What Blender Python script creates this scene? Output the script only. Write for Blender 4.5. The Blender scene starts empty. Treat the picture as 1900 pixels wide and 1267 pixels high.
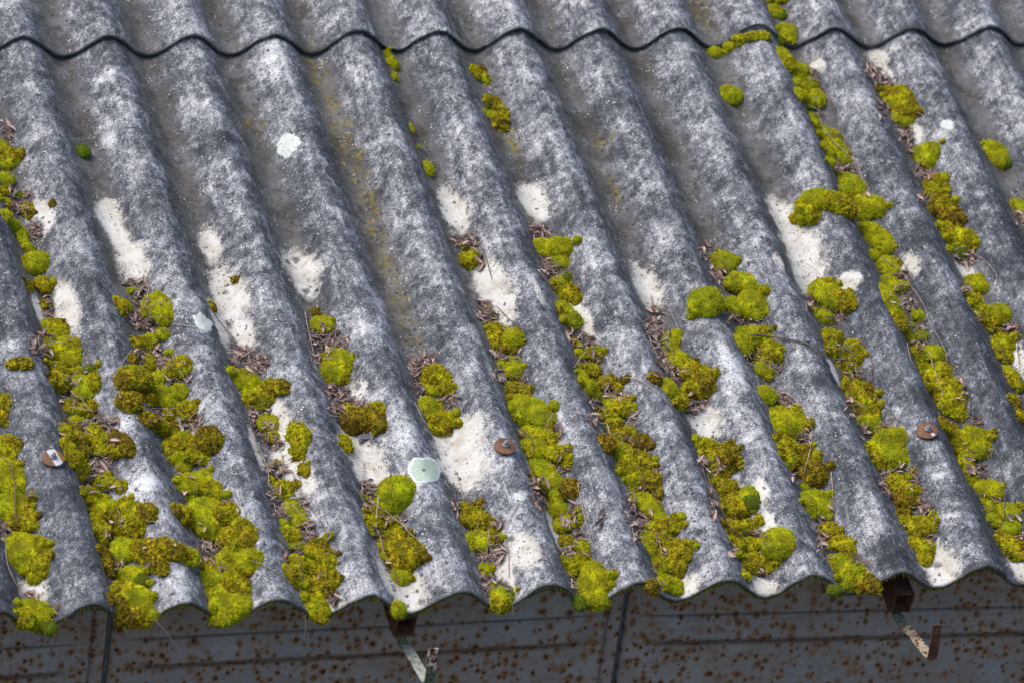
import bpy, math, random
import numpy as np
from mathutils import Matrix, Vector
random.seed(7); RNG = np.random.default_rng(11)
S = bpy.context.scene
C = S.collection
R = math.radians

# ------------------------------------------------------------------ frame of the roof
PITCH = R(15.0); Z0 = 2.40            # eave crest line height
P = 0.177; A = 0.051; TH = 0.0068     # wave pitch, wave depth, sheet thickness
LAP = 1.603                           # the upper row's lower edge, metres up the slope
EU = np.array([1., 0, 0]); EV = np.array([0, math.cos(PITCH), math.sin(PITCH)]); EN = np.array([0, -math.sin(PITCH), math.cos(PITCH)])
def W(u, v, n):
    u, v, n = np.broadcast_arrays(np.asarray(u, float), v, n)
    return u[..., None]*EU + v[..., None]*EV + n[..., None]*EN + np.array([0, 0, Z0])

# ------------------------------------------------------------------ camera
CP = np.array([-2.476183, -7.016506, 7.278835]); CW = np.array([-0.0047704, -0.0315404, -0.2293801])
FPX = 10519.680
def _rot(w):
    t = np.linalg.norm(w)+1e-12; k = w/t
    K = np.array([[0, -k[2], k[1]], [k[2], 0, -k[0]], [-k[1], k[0], 0]])
    return np.eye(3)+math.sin(t)*K+(1-math.cos(t))*K@K
_f = np.array([.28, .70, -.65]); _f /= np.linalg.norm(_f)
_r = np.cross(_f, [0, 0, 1]); _r /= np.linalg.norm(_r); _u = np.cross(_r, _f)
CR = _rot(CW)@np.array([_r, _u, _f])          # rows: right, up, forward in roof axes
B3 = np.array([EU, EV, EN]).T                 # roof axes -> world
cam_d = bpy.data.cameras.new('camera'); cam = bpy.data.objects.new('camera', cam_d); C.objects.link(cam)
rw, uw, fw = B3@CR[0], B3@CR[1], B3@CR[2]
cpos = W(*CP)
cam.matrix_world = Matrix(((rw[0], uw[0], -fw[0], cpos[0]), (rw[1], uw[1], -fw[1], cpos[1]), (rw[2], uw[2], -fw[2], cpos[2]), (0, 0, 0, 1)))
cam_d.sensor_width = 36; cam_d.lens = FPX/1900*36; cam_d.clip_start = .1; cam_d.clip_end = 500
cam_d.dof.use_dof = True; cam_d.dof.aperture_fstop = 5.2; cam_d.dof.focus_distance = 11.05
S.camera = cam

# ------------------------------------------------------------------ light
SUN_TO = np.array([-.55, .30, .95]); SUN_TO /= np.linalg.norm(SUN_TO)
w = bpy.data.worlds.new('World'); S.world = w; w.use_nodes = True
nt = w.node_tree; nt.nodes.clear()
sky = nt.nodes.new('ShaderNodeTexSky'); sky.sky_type = 'NISHITA'; sky.sun_disc = False
sky.sun_elevation = math.asin(SUN_TO[2]); sky.sun_rotation = math.atan2(SUN_TO[0], SUN_TO[1])
sky.air_density = 1.0; sky.dust_density = 4.0; sky.ozone_density = 1.0
bg = nt.nodes.new('ShaderNodeBackground'); bg.inputs[1].default_value = .15
wo = nt.nodes.new('ShaderNodeOutputWorld'); nt.links.new(sky.outputs[0], bg.inputs[0]); nt.links.new(bg.outputs[0], wo.inputs[0])
sd = bpy.data.lights.new('sun', 'SUN'); sd.energy = 1.5; sd.angle = R(38); sd.color = (1, .97, .93)
sun = bpy.data.objects.new('sun', sd); C.objects.link(sun)
sun.rotation_euler = Vector(-SUN_TO).to_track_quat('-Z', 'Y').to_euler()
S.view_settings.view_transform = 'Standard'; S.view_settings.look = 'None'; S.view_settings.gamma = 1
S.view_settings.exposure = 0.42; S.view_settings.use_curve_mapping = False

# ------------------------------------------------------------------ noise
_perm = np.random.default_rng(3).permutation(256); _perm = np.concatenate([_perm, _perm, _perm])
_g = np.random.default_rng(4).normal(size=(256, 3)); _g /= np.linalg.norm(_g, axis=1)[:, None]
def noise(x, y, z=0.0):
    x, y, z = np.broadcast_arrays(np.asarray(x, float), np.asarray(y, float), np.asarray(z, float))
    xi, yi, zi = np.floor(x).astype(int), np.floor(y).astype(int), np.floor(z).astype(int)
    xf, yf, zf = x-xi, y-yi, z-zi; xi &= 255; yi &= 255; zi &= 255
    s = lambda t: t*t*t*(t*(t*6-15)+10)
    a, b, c = s(xf), s(yf), s(zf); out = 0
    for i in (0, 1):
        for j in (0, 1):
            for k in (0, 1):
                g = _g[_perm[_perm[_perm[(xi+i) & 255]+((yi+j) & 255)]+((zi+k) & 255)]]
                d = g[..., 0]*(xf-i)+g[..., 1]*(yf-j)+g[..., 2]*(zf-k)
                out = out+d*(a if i else 1-a)*(b if j else 1-b)*(c if k else 1-c)
    return out*1.6
def fbm(x, y, z=0., o=4, g=.5):
    r = 0; a = 1
    for i in range(o): r = r+a*noise(x*2**i+17*i, y*2**i+5*i, np.asarray(z)*2**i); a *= g
    return r
sst = lambda a, b, x: (lambda t: t*t*(3-2*t))(np.clip((x-a)/(b-a), 0, 1))

def wave(u): return -A/2*(1-np.cos(2*np.pi*np.asarray(u)/P))
def bump(u, v):   # the sheets are lumpy: hand-laid fibre cement worn by weather
    return .0022*noise(u*13, v*9, 1.3)+.0021*noise(u*26+v*10, v*20-u*8, 4.1)+.0012*noise(u*56+v*20, v*46-u*16, 7.7)
def surf(u, v):   # top of the roof (lower row, or upper row above the lap)
    mu = np.asarray(u, float)/P; x = mu-5*np.floor((mu-.27)/5)      # each sheet rides up where it laps over its neighbour
    return wave(u)+bump(u, v)+np.where(np.asarray(v) > LAP, .0115, 0)+.0072*sst(4.35, 4.85, x)

# photograph pixel (1900 wide) -> ray -> roof point.  Used once, to survey where things lie on the roof.
ZO = {'TL': (0, 0), 'TM': (630, 0), 'TR': (1260, 0), 'ML': (0, 420), 'MM': (630, 420), 'MR': (1260, 420), 'BL': (0, 837), 'BM': (630, 837), 'BR': (1260, 837)}
ZS = 2.947
def px(z, x, y): o = ZO[z]; return o[0]+x/ZS, o[1]+y/ZS
def ray(X, Y):
    d = CR[0]*(X-950)/FPX-CR[1]*(Y-633.5)/FPX+CR[2]; return d/np.linalg.norm(d)
EL = []            # moss ellipsoids (u,v,n,ru,rv,h) for resting things on moss
def hit(X, Y, off=0.0, moss=False):
    d = ray(X, Y)
    t0 = (.05+off-CP[2])/d[2]; t1 = (-A-.01+off-CP[2])/d[2]
    t = np.linspace(t0, t1, 500); q = CP+t[:, None]*d
    s = surf(q[:, 0], q[:, 1])+off
    b = q[:, 2] <= s
    i = int(np.argmax(b)) if b.any() else len(t)-1
    best = t[i]; kind = 'roof'
    if moss and EL:
        E = np.array(EL); o = (CP-E[:, :3])/E[:, 3:]; e = d/E[:, 3:]
        a = (e*e).sum(1); h = (o*e).sum(1); c = (o*o).sum(1)-1; D = h*h-a*c
        ok = D > 0; tt = np.where(ok, (-h-np.sqrt(np.maximum(D, 0)))/a, 1e9)
        if tt.min() < best: best = tt.min(); kind = 'moss'
    return CP+best*d, kind
def wray(X, Y, yw):         # hit on the vertical plane y = yw, in world coordinates
    d = B3@ray(X, Y); t = (yw-cpos[1])/d[1]; return cpos+t*d

# ------------------------------------------------------------------ helpers for objects
def mesh(name, V, F, attrs=None, smooth=False, mats=()):
    V = np.asarray(V, np.float32); F = np.asarray(F, np.int32); k = F.shape[1]
    me = bpy.data.meshes.new(name)
    me.vertices.add(len(V)); me.vertices.foreach_set('co', V.ravel())
    me.loops.add(F.size); me.loops.foreach_set('vertex_index', F.ravel())
    me.polygons.add(len(F)); me.polygons.foreach_set('loop_start', np.arange(0, F.size, k, dtype=np.int32))
    me.polygons.foreach_set('loop_total', np.full(len(F), k, np.int32))
    me.polygons.foreach_set('use_smooth', np.broadcast_to(np.asarray(smooth, bool), (len(F),)).copy())
    me.update(calc_edges=True)
    for n, a in (attrs or {}).items():
        a = np.asarray(a, np.float32)
        if a.ndim == 2: me.attributes.new(n, 'FLOAT_VECTOR', 'POINT').data.foreach_set('vector', a.ravel())
        else: me.attributes.new(n, 'FLOAT', 'POINT').data.foreach_set('value', a)
    for m in mats: me.materials.append(m)
    me.validate(); return me
def obj(name, me, parent=None, loc=(0, 0, 0), label=None, cat=None, group=None, kind=None):
    o = bpy.data.objects.new(name, me); C.objects.link(o); o.location = loc
    if parent is not None: o.parent = parent
    if label: o['label'] = label
    if cat: o['category'] = cat
    if group: o['group'] = group
    if kind: o['kind'] = kind
    return o
def tris(F): F = np.asarray(F); return np.concatenate([F[:, [0, 1, 2]], F[:, [0, 2, 3]]])
def join(parts):            # list of (V, F) with equal face size
    V, F, n = [], [], 0
    for v, f in parts: V.append(np.asarray(v, float)); F.append(np.asarray(f)+n); n += len(v)
    return np.concatenate(V), np.concatenate(F)
def box(c, s, M=None):
    c = np.array(c); s = np.array(s)/2
    v = np.array([[x, y, z] for x in (-1, 1) for y in (-1, 1) for z in (-1, 1)], float)*s
    if M is not None: v = v@np.array(M).T
    return v+c, np.array([[0, 1, 3, 2], [4, 6, 7, 5], [0, 4, 5, 1], [2, 3, 7, 6], [0, 2, 6, 4], [1, 5, 7, 3]])
def tube(pts, rad, k=5):
    pts = np.asarray(pts, float); n = len(pts); rad = np.broadcast_to(rad, n)
    T = np.gradient(pts, axis=0); T /= np.linalg.norm(T, axis=1)[:, None]+1e-9
    up = np.array([.13, .31, .94]); Nn = np.cross(T, up); Nn /= np.linalg.norm(Nn, axis=1)[:, None]+1e-9; Bn = np.cross(T, Nn)
    a = np.arange(k)*2*np.pi/k
    V = pts[:, None]+rad[:, None, None]*(np.cos(a)[None, :, None]*Nn[:, None]+np.sin(a)[None, :, None]*Bn[:, None])
    F = [[i*k+j, i*k+(j+1) % k, (i+1)*k+(j+1) % k, (i+1)*k+j] for i in range(n-1) for j in range(k)]
    return V.reshape(-1, 3), np.array(F)
def smooth_path(pts, m=6):
    p = np.asarray(pts, float)
    if len(p) < 3: return np.array([p[0]+(p[-1]-p[0])*t for t in np.linspace(0, 1, m)])
    q = np.vstack([2*p[0]-p[1], p, 2*p[-1]-p[-2]]); out = []
    for i in range(1, len(q)-2):
        for t in np.arange(m)/m:
            out.append(.5*((2*q[i])+(-q[i-1]+q[i+1])*t+(2*q[i-1]-5*q[i]+4*q[i+1]-q[i+2])*t*t+(-q[i-1]+3*q[i]-3*q[i+1]+q[i+2])*t**3))
    out.append(p[-1]); return np.array(out)

# ------------------------------------------------------------------ node helpers
class N:
    def __init__(s, name, rough=.9):
        s.m = bpy.data.materials.new(name); s.m.use_nodes = True; s.t = s.m.node_tree
        s.b = s.t.nodes['Principled BSDF']; s.b.inputs['Roughness'].default_value = rough
        s.b.inputs['Specular IOR Level'].default_value = .25
    def nd(s, t, **k):
        n = s.t.nodes.new(t)
        for a, v in k.items(): setattr(n, a, v)
        return n
    def put(s, sock, v):
        if isinstance(v, bpy.types.NodeSocket): s.t.links.new(v, sock)
        elif v is not None: sock.default_value = v
    def attr(s, n, o='Fac'): return s.nd('ShaderNodeAttribute', attribute_name=n).outputs[o]
    def pos(s): return s.nd('ShaderNodeNewGeometry').outputs['Position']
    def noise(s, vec, sc, det=4, ro=.55, dist=0.):
        n = s.nd('ShaderNodeTexNoise'); s.put(n.inputs['Vector'], vec); n.inputs['Scale'].default_value = sc
        n.inputs['Detail'].default_value = det; n.inputs['Roughness'].default_value = ro; n.inputs['Distortion'].default_value = dist
        return n.outputs[0]
    def vor(s, vec, sc, f='F1', out='Distance', rnd=1.):
        n = s.nd('ShaderNodeTexVoronoi', feature=f); s.put(n.inputs['Vector'], vec); n.inputs['Scale'].default_value = sc
        n.inputs['Randomness'].default_value = rnd
        return n.outputs[out]
    def math(s, op, a, b=None, c=None, clamp=False):
        n = s.nd('ShaderNodeMath', operation=op, use_clamp=clamp); s.put(n.inputs[0], a)
        if b is not None: s.put(n.inputs[1], b)
        if c is not None: s.put(n.inputs[2], c)
        return n.outputs[0]
    def rng(s, x, a, b, c=0., d=1.):
        n = s.nd('ShaderNodeMapRange', interpolation_type='SMOOTHSTEP'); s.put(n.inputs[0], x)
        for i, v in enumerate((a, b, c, d)): n.inputs[i+1].default_value = v
        return n.outputs[0]
    def mix(s, f, a, b):
        n = s.nd('ShaderNodeMix', data_type='RGBA'); s.put(n.inputs[0], f)
        for i, v in ((6, a), (7, b)): s.put(n.inputs[i], (*v, 1) if isinstance(v, tuple) else v)
        return n.outputs[2]
    def ramp(s, x, stops):
        n = s.nd('ShaderNodeValToRGB'); s.put(n.inputs[0], x); e = n.color_ramp.elements
        while len(e) < len(stops): e.new(.5)
        for el, (p, c) in zip(e, stops): el.position = p; el.color = (*c, 1)
        return n.outputs[0]
    def scale(s, vec, sc, rot=(0, 0, 0)):
        n = s.nd('ShaderNodeMapping'); s.put(n.inputs[0], vec); n.inputs['Scale'].default_value = sc; n.inputs['Rotation'].default_value = rot
        return n.outputs[0]
    def bump(s, h, st, di, nrm=None):
        n = s.nd('ShaderNodeBump'); n.inputs['Strength'].default_value = st; n.inputs['Distance'].default_value = di
        s.put(n.inputs['Height'], h)
        if nrm is not None: s.put(n.inputs['Normal'], nrm)
        return n.outputs[0]
    def done(s, col, nrm=None):
        s.put(s.b.inputs['Base Color'], col if not isinstance(col, tuple) else (*col, 1))
        if nrm is not None: s.put(s.b.inputs['Normal'], nrm)
        return s.m

def mat_cement():
    n = N('fibre_cement', .88); uv = n.attr('uvm', 'Vector'); dg = n.attr('uvs', 'Vector')
    n1 = n.noise(uv, 9, 6, .66, .6); n2 = n.noise(uv, 42, 10, .74, .5)
    st = n.noise(dg, 1, 7, .70, .3); n3 = n.noise(uv, 300, 4, .68); n4 = n.noise(dg, 3.1, 5, .7)
    t = n.math('MULTIPLY_ADD', n.math('SUBTRACT', n1, .5), 1.1, n.math('MULTIPLY', n.math('SUBTRACT', n2, .5), 1.25))
    t = n.math('MULTIPLY_ADD', n.math('SUBTRACT', st, .5), .50, t); dn = n.noise(n.scale(uv, (75, 6, 1)), 1, 6, .7, .4); t = n.math('MULTIPLY_ADD', n.math('SUBTRACT', dn, .5), .60, t); t = n.math('MULTIPLY_ADD', n.math('SUBTRACT', n3, .5), 1.2, t)
    t = n.math('MULTIPLY_ADD', n.math('SUBTRACT', n4, .5), .40, t)
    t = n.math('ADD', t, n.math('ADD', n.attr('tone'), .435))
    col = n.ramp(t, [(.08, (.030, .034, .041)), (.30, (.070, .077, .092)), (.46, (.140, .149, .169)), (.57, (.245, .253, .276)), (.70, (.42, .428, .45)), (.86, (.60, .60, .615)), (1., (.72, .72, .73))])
    # dirt washed into the troughs of the upper part
    dt = n.math('MULTIPLY', n.attr('dirt'), n.rng(n.math('MULTIPLY_ADD', st, .5, n.math('MULTIPLY', n2, .5)), .38, .66, 1.0, .72))
    dc = n.mix(n.rng(n.noise(uv, 14, 6, .7), .36, .64), (.060, .054, .045), (.140, .138, .136))
    dc = n.mix(n.rng(n3, .52, .72), dc, (.19, .175, .15))
    col = n.mix(dt, col, dc)
    # pale bare patches where moss came away
    cz = n.math('MULTIPLY_ADD', n2, 1.0, n.math('MULTIPLY_ADD', st, .8, n.math('MULTIPLY_ADD', n3, .7, n.math('MULTIPLY_ADD', n1, .8, -1.70))))
    ca = n.math('ADD', n.attr('cream'), cz)
    cc = n.mix(n.rng(n.noise(uv, 26, 6, .7), .40, .66), (.63, .62, .585), (.48, .45, .385))
    cc = n.mix(n.rng(n.noise(uv, 120, 5, .75), .56, .72), cc, (.30, .28, .245))
    cc = n.mix(n.rng(st, .56, .74, 0, .65), cc, (.25, .24, .225))
    col = n.mix(n.rng(ca, .24, .64), col, cc)
    # yellow crust and humus
    ym = n.rng(n.math('MULTIPLY', n.attr('yellow'), n.rng(n.noise(uv, 55, 7, .75), .42, .62)), .2, .7)
    col = n.mix(n.math('MULTIPLY', ym, .7), col, n.mix(n.rng(n.noise(uv, 90, 3), .4, .6), (.10, .088, .035), (.25, .19, .02)))
    col = n.mix(n.math('MULTIPLY', n.rng(n.math('ADD', n.attr('humus'), n.math('MULTIPLY_ADD', n2, 1.1, n.math('MULTIPLY_ADD', n3, .5, -.8))), .3, .65), .9), col, n.mix(n.rng(n3, .4, .65), (.050, .038, .033), (.15, .112, .10)))
    # dark and light specks
    wv = n.nd('ShaderNodeVectorMath', operation='MULTIPLY_ADD'); nv = n.nd('ShaderNodeTexNoise'); n.put(nv.inputs['Vector'], uv); nv.inputs['Scale'].default_value = 120
    n.t.links.new(nv.outputs['Color'], wv.inputs[0]); wv.inputs[1].default_value = (.012, .012, 0); n.t.links.new(uv, wv.inputs[2]); wu = wv.outputs[0]
    v = n.vor(wu, 52); m = n.rng(n.noise(uv, 8, 3), .38, .56)
    sp = n.math('MULTIPLY', n.rng(v, .12, .27, 1, 0), m)
    col = n.mix(n.math('MULTIPLY', sp, .85), col, (.035, .036, .040))
    v2 = n.vor(n.scale(wu, (1, 1, 1), (0, 0, .5)), 21)
    sp2 = n.math('MULTIPLY', n.rng(n.math('MULTIPLY_ADD', n2, .22, v2), .22, .36, 1, 0), n.rng(n.noise(uv, 5, 2), .50, .58))
    col = n.mix(n.math('MULTIPLY', sp2, .75), col, (.052, .053, .055))
    v5 = n.vor(n.scale(wu, (1, 1, 1), (0, 0, 2.0)), 105); sp5 = n.math('MULTIPLY', n.rng(v5, .14, .30, 1, 0), n.rng(n.noise(uv, 13, 4), .44, .60))
    col = n.mix(n.math('MULTIPLY', sp5, .8), col, (.042, .044, .050))
    v3 = n.vor(wu, 150); sp3 = n.math('MULTIPLY', n.rng(v3, .14, .25, 1, 0), n.rng(n.noise(uv, 30, 3), .50, .64))
    col = n.mix(sp3, col, (.68, .68, .66))
    v4 = n.vor(n.scale(wu, (1, 1, 1), (0, 0, 1.1)), 170); sp4 = n.math('MULTIPLY', n.rng(v4, .15, .27, 1, 0), n.rng(n.noise(uv, 22, 3), .46, .6))
    col = n.mix(n.math('MULTIPLY', sp4, .85), col, (.05, .05, .055))
    col = n.mix(n.attr('rim'), col, n.mix(n.rng(n2, .4, .6), (.11, .108, .10), (.06, .066, .03)))
    h = n.math('MULTIPLY_ADD', n3, .5, n.math('MULTIPLY_ADD', st, .35, n2)); nr = n.bump(h, .42, .004)
    n.b.inputs['Specular IOR Level'].default_value = .2
    return n.done(col, nr)
def mat_moss():
    n = N('moss', .95); po = n.pos(); br = n.attr('brown'); tip = n.attr('tip'); dk = n.attr('rnd')
    a = n.noise(po, 32, 4, .6); b = n.noise(po, 95, 3, .6); c = n.noise(po, 260, 2, .6)
    k = n.math('ADD', n.math('MULTIPLY_ADD', a, .65, n.math('MULTIPLY', b, .5)), n.math('MULTIPLY_ADD', n.math('SUBTRACT', n.attr('rnd'), .5), .12, n.math('MULTIPLY_ADD', br, .34, -.34)))
    lime = n.mix(n.rng(b, .35, .65), (.44, .48, .0055), (.64, .61, .008))
    lime = n.mix(n.rng(dk, .2, 1.), lime, (.48, .55, .009))
    col = n.mix(n.rng(k, .28, .46), lime, (.54, .43, .0075))
    col = n.mix(n.rng(n.math('MULTIPLY_ADD', n.math('SUBTRACT', c, .5), .8, n.math('ADD', k, .125)), .56, .74), col, (.17, .085, .013))
    col = n.mix(n.attr('green'), col, (.12, .20, .010))
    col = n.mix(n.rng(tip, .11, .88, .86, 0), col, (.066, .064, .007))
    nr = n.bump(n.vor(po, 260), .5, .002)
    n.b.inputs['Specular IOR Level'].default_value = .08
    return n.done(col, nr)
def mat_leaf():
    n = N('dry_leaf', .7); oi = n.nd('ShaderNodeObjectInfo').outputs['Random']
    r = n.math('FRACT', n.math('ADD', oi, n.attr('rnd')))
    col = n.ramp(r, [(0, (.22, .14, .115)), (.3, (.42, .30, .245)), (.6, (.58, .44, .375)), (.85, (.36, .27, .25)), (1, (.68, .55, .49))])
    col = n.mix(n.rng(n.noise(n.pos(), 300, 3), .4, .7, 0, .4), col, (.12, .075, .065))
    return n.done(col)
def mat_flat(name, a, b, sc=200, rough=.8):
    n = N(name, rough); return n.done(n.mix(n.rng(n.noise(n.pos(), sc, 4), .35, .65), a, b))
def mat_rust(name='rusty_steel'):
    n = N(name, .85); p = n.pos(); a = n.noise(p, 60, 5, .65)
    col = n.ramp(a, [(.3, (.045, .022, .016)), (.5, (.10, .045, .028)), (.7, (.17, .085, .05))])
    return n.done(col, n.bump(n.noise(p, 400, 3), .5, .001))
def mat_washer():
    n = N('rusty_washer', .65); p = n.pos(); z = n.attr('zinc')
    col = n.mix(n.rng(n.noise(p, 70, 4), .35, .65), (.115, .062, .042), (.19, .095, .055))
    col = n.mix(n.rng(n.noise(p, 30, 3), .55, .7), col, (.27, .12, .035))
    m = n.rng(n.math('MULTIPLY_ADD', n.noise(p, 220, 4), .5, n.math('ADD', z, -.25)), .45, .52)
    return n.done(n.mix(m, col, (.55, .55, .57)))
def mat_paint_rust(name, base, amt):
    n = N(name, .7); p = n.pos(); a = n.noise(p, 110, 6, .7)
    col = n.mix(n.rng(n.noise(p, 40, 4), .4, .65), base, tuple(.6*x for x in base))
    col = n.mix(n.rng(a, amt, amt+.06), col, (.20, .075, .02)); col = n.mix(n.rng(a, amt+.05, amt+.13), col, (.055, .022, .012))
    g = n.rng(n.math('MULTIPLY_ADD', n.noise(p, 130, 5, .7), .9, n.attr('green')), .95, 1.2)
    col = n.mix(g, col, n.mix(n.rng(n.noise(p, 260, 3), .4, .6), (.05, .065, .035), (.17, .20, .13)))
    return n.done(col, n.bump(a, .4, .002))
def mat_wall():
    n = N('painted_steel_wall', .55); p = n.attr('uvm', 'Vector')
    col = n.mix(n.rng(n.noise(p, 6, 6, .65), .35, .68), (.345, .355, .365), (.47, .475, .475))
    col = n.mix(n.rng(n.noise(n.scale(p, (3, 22, 1)), 4, 5, .6), .50, .75, 0, .6), col, (.25, .20, .155))
    for sc, off, th in ((52, 0, .29), (70, 7.3, .29), (34, 3.1, .18)):
        q = n.scale(p, (1, 1, 1)); q.node.inputs['Location'].default_value = (off, off*.7, 0)
        w = n.noise(q, 200, 3)
        v = n.nd('ShaderNodeTexVoronoi', feature='F1'); n.put(v.inputs['Vector'], q); v.inputs['Scale'].default_value = sc
        cl = n.rng(n.math('MULTIPLY_ADD', n.attr('rust'), .22, n.noise(q, 6, 5, .7)), .555, .63)
        sc_ = n.nd('ShaderNodeSeparateColor'); n.t.links.new(v.outputs['Color'], sc_.inputs[0])
        rad = n.math('MULTIPLY', n.rng(sc_.outputs[0], .15, .9, .15, 1.0), cl); col = n.mix(n.math('MULTIPLY', cl, .22), col, (.25, .15, .08))
        d = n.math('DIVIDE', n.math('MULTIPLY_ADD', n.math('SUBTRACT', w, .5), .22, v.outputs['Distance']), n.math('MULTIPLY', n.math('ADD', rad, .015), th))
        col = n.mix(n.rng(d, .8, 2.6, .9, 0), col, (.29, .13, .045)); col = n.mix(n.rng(d, .6, 1.25, .97, 0), col, (.050, .021, .010))
    col = n.mix(n.rng(n.noise(p, 16, 7, .75), .66, .72, 0, .7), col, (.05, .045, .04))
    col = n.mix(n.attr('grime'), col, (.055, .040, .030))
    n.b.inputs['Specular IOR Level'].default_value = .35
    return n.done(col, n.bump(n.noise(p, 9, 3), .25, .01))
def mat_lichen():
    n = N('lichen_crust', .95); p = n.pos(); r = n.attr('ring'); ki = n.attr('mint')
    q = n.math('MULTIPLY_ADD', n.math('SUBTRACT', n.noise(p, 150, 5, .7), .5), .5, n.math('ADD', r, .12))
    inner = n.mix(n.rng(n.noise(p, 240, 5, .7), .35, .65), (.50, .60, .50), (.38, .46, .36))
    inner = n.mix(n.rng(q, .17, .25, 1, 0), inner, (.13, .14, .09))
    mint = n.mix(n.rng(q, .94, 1.02), inner, (.66, .70, .68))
    white = n.mix(n.rng(n.noise(p, 170, 5, .7), .45, .7), (.60, .635, .60), (.33, .38, .34))
    return n.done(n.mix(ki, white, mint), n.bump(n.noise(p, 300, 4), .5, .002))
def mat_ground():
    n = N('yard_ground', .95); p = n.pos()
    col = n.mix(n.rng(n.noise(p, .7, 6, .65), .4, .62), (.035, .038, .022), (.062, .055, .045))
    return n.done(n.mix(n.rng(n.noise(p, 18, 5, .7), .5, .7), col, (.09, .08, .065)), n.bump(n.noise(p, 25, 5), .6, .03))
M_CEM, M_MOSS, M_LEAF, M_RUST, M_WASH, M_WALL, M_LICH = mat_cement(), mat_moss(), mat_leaf(), mat_rust(), mat_washer(), mat_wall(), mat_lichen()
M_STEM = mat_flat('dry_stem', (.27, .20, .145), (.50, .41, .33)); M_TWIG = mat_flat('grey_twig', (.075, .062, .058), (.17, .145, .135))
M_NEED = mat_flat('red_needle', (.15, .075, .05), (.27, .16, .11))
M_ZINC = mat_flat('galvanised_steel', (.17, .18, .20), (.32, .34, .36), 300, .55)
M_HOOKW = mat_paint_rust('white_paint_over_rust', (.66, .62, .53), .44); M_HOOKR = mat_rust('red_brown_rust')
M_STRAPG = mat_paint_rust('mossy_white_paint', (.36, .40, .35), .57); M_STRAPB = mat_paint_rust('peeling_cream_paint', (.46, .42, .30), .49); M_GREY = mat_flat('grey_metal', (.16, .16, .17), (.22, .22, .23), 20)

# ------------------------------------------------------------------ survey of stains, moss, litter, stems (crops of the photograph, crop pixels)
CREAM = {
 'TL': [(600,1200,75,90),(230,1195,60,70)],
 'ML': [(655,70,55,90),(725,215,80,100),(365,450,60,110),(1150,110,60,75),(1255,380,90,120),(1330,590,60,90),(1200,530,45,110),(1640,255,95,100),(205,450,25,90),(1540,1070,45,100),(1400,1210,25,90)],
 'TM': [(625,1170,70,100),(1055,1105,85,80)],
 'MM': [(830,330,80,110),(905,440,55,75),(1345,530,36,80),(1300,470,36,40),(1675,340,75,100),(640,1180,130,90),(545,1130,45,70),(60,1215,90,60),(100,900,45,36),(1090,360,24,60)],
 'TR': [(1085,330,55,50),(1140,410,30,50),(760,355,36,26),(1290,725,32,46),(550,1190,70,110)],
 'MR': [(660,130,95,190),(665,300,50,80),(930,300,60,40),(1260,215,44,48),(135,1080,85,70),(845,790,32,62),(1555,240,55,45),(1855,720,38,100),(545,190,32,46)],
 'BL': [(1565,60,60,120),(1680,150,36,62),(1845,880,46,44),(180,765,70,50),(800,560,30,30)],
 'BM': [(150,80,100,100),(650,95,120,95),(1020,540,85,66),(385,790,85,75),(910,680,34,85),(250,680,40,60),(1170,430,30,70)],
 'BR': [(470,760,75,46),(450,225,36,55),(485,395,36,46),(1420,640,80,85),(40,745,55,55),(1860,645,45,55)]}
YELLOW = {'TM': [(20,730,70,70),(70,860,60,90),(110,960,60,90),(150,1100,60,100),(180,1200,60,90),(940,780,50,80),(1440,780,60,50),(1500,1040,24,60)],
 'MM': [(190,60,60,90),(230,170,60,90),(290,280,60,90),(320,400,50,90),(360,520,60,80),(390,620,50,60)],
 'TL': [(1720,400,60,140),(1800,580,50,90),(1840,760,40,90),(1380,690,70,40)], 'TR': [(90,40,60,90),(150,150,40,60)]}
DARK = {'TM': [(1410,680,90,90),(1500,830,60,60)], 'TL': [(1620,1170,70,70),(1230,745,50,40)], 'ML': [(1700,60,80,70),(1740,400,90,50)], 'MM': [(490,770,40,60)],'BR':[(1110,520,50,40),(1150,580,60,50)],'MR':[(760,850,40,30),(840,1140,40,40)]}
WHITE = {'TL': [(600,400,70,40),(1480,330,70,110),(600,760,40,60)], 'ML': [(640,1060,80,60),(40,680,40,60)], 'BL': [(790,180,80,60),(1000,680,80,60),(880,330,60,40)], 'BM': [(480,30,70,40),(250,500,30,60),(990,250,45,30)], 'MR': [(300,760,60,100),(270,900,40,80)], 'MM': [(720,580,60,60),(220,420,50,60),(370,1150,90,80)], 'BR': [(1440,110,60,40)]}
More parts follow.
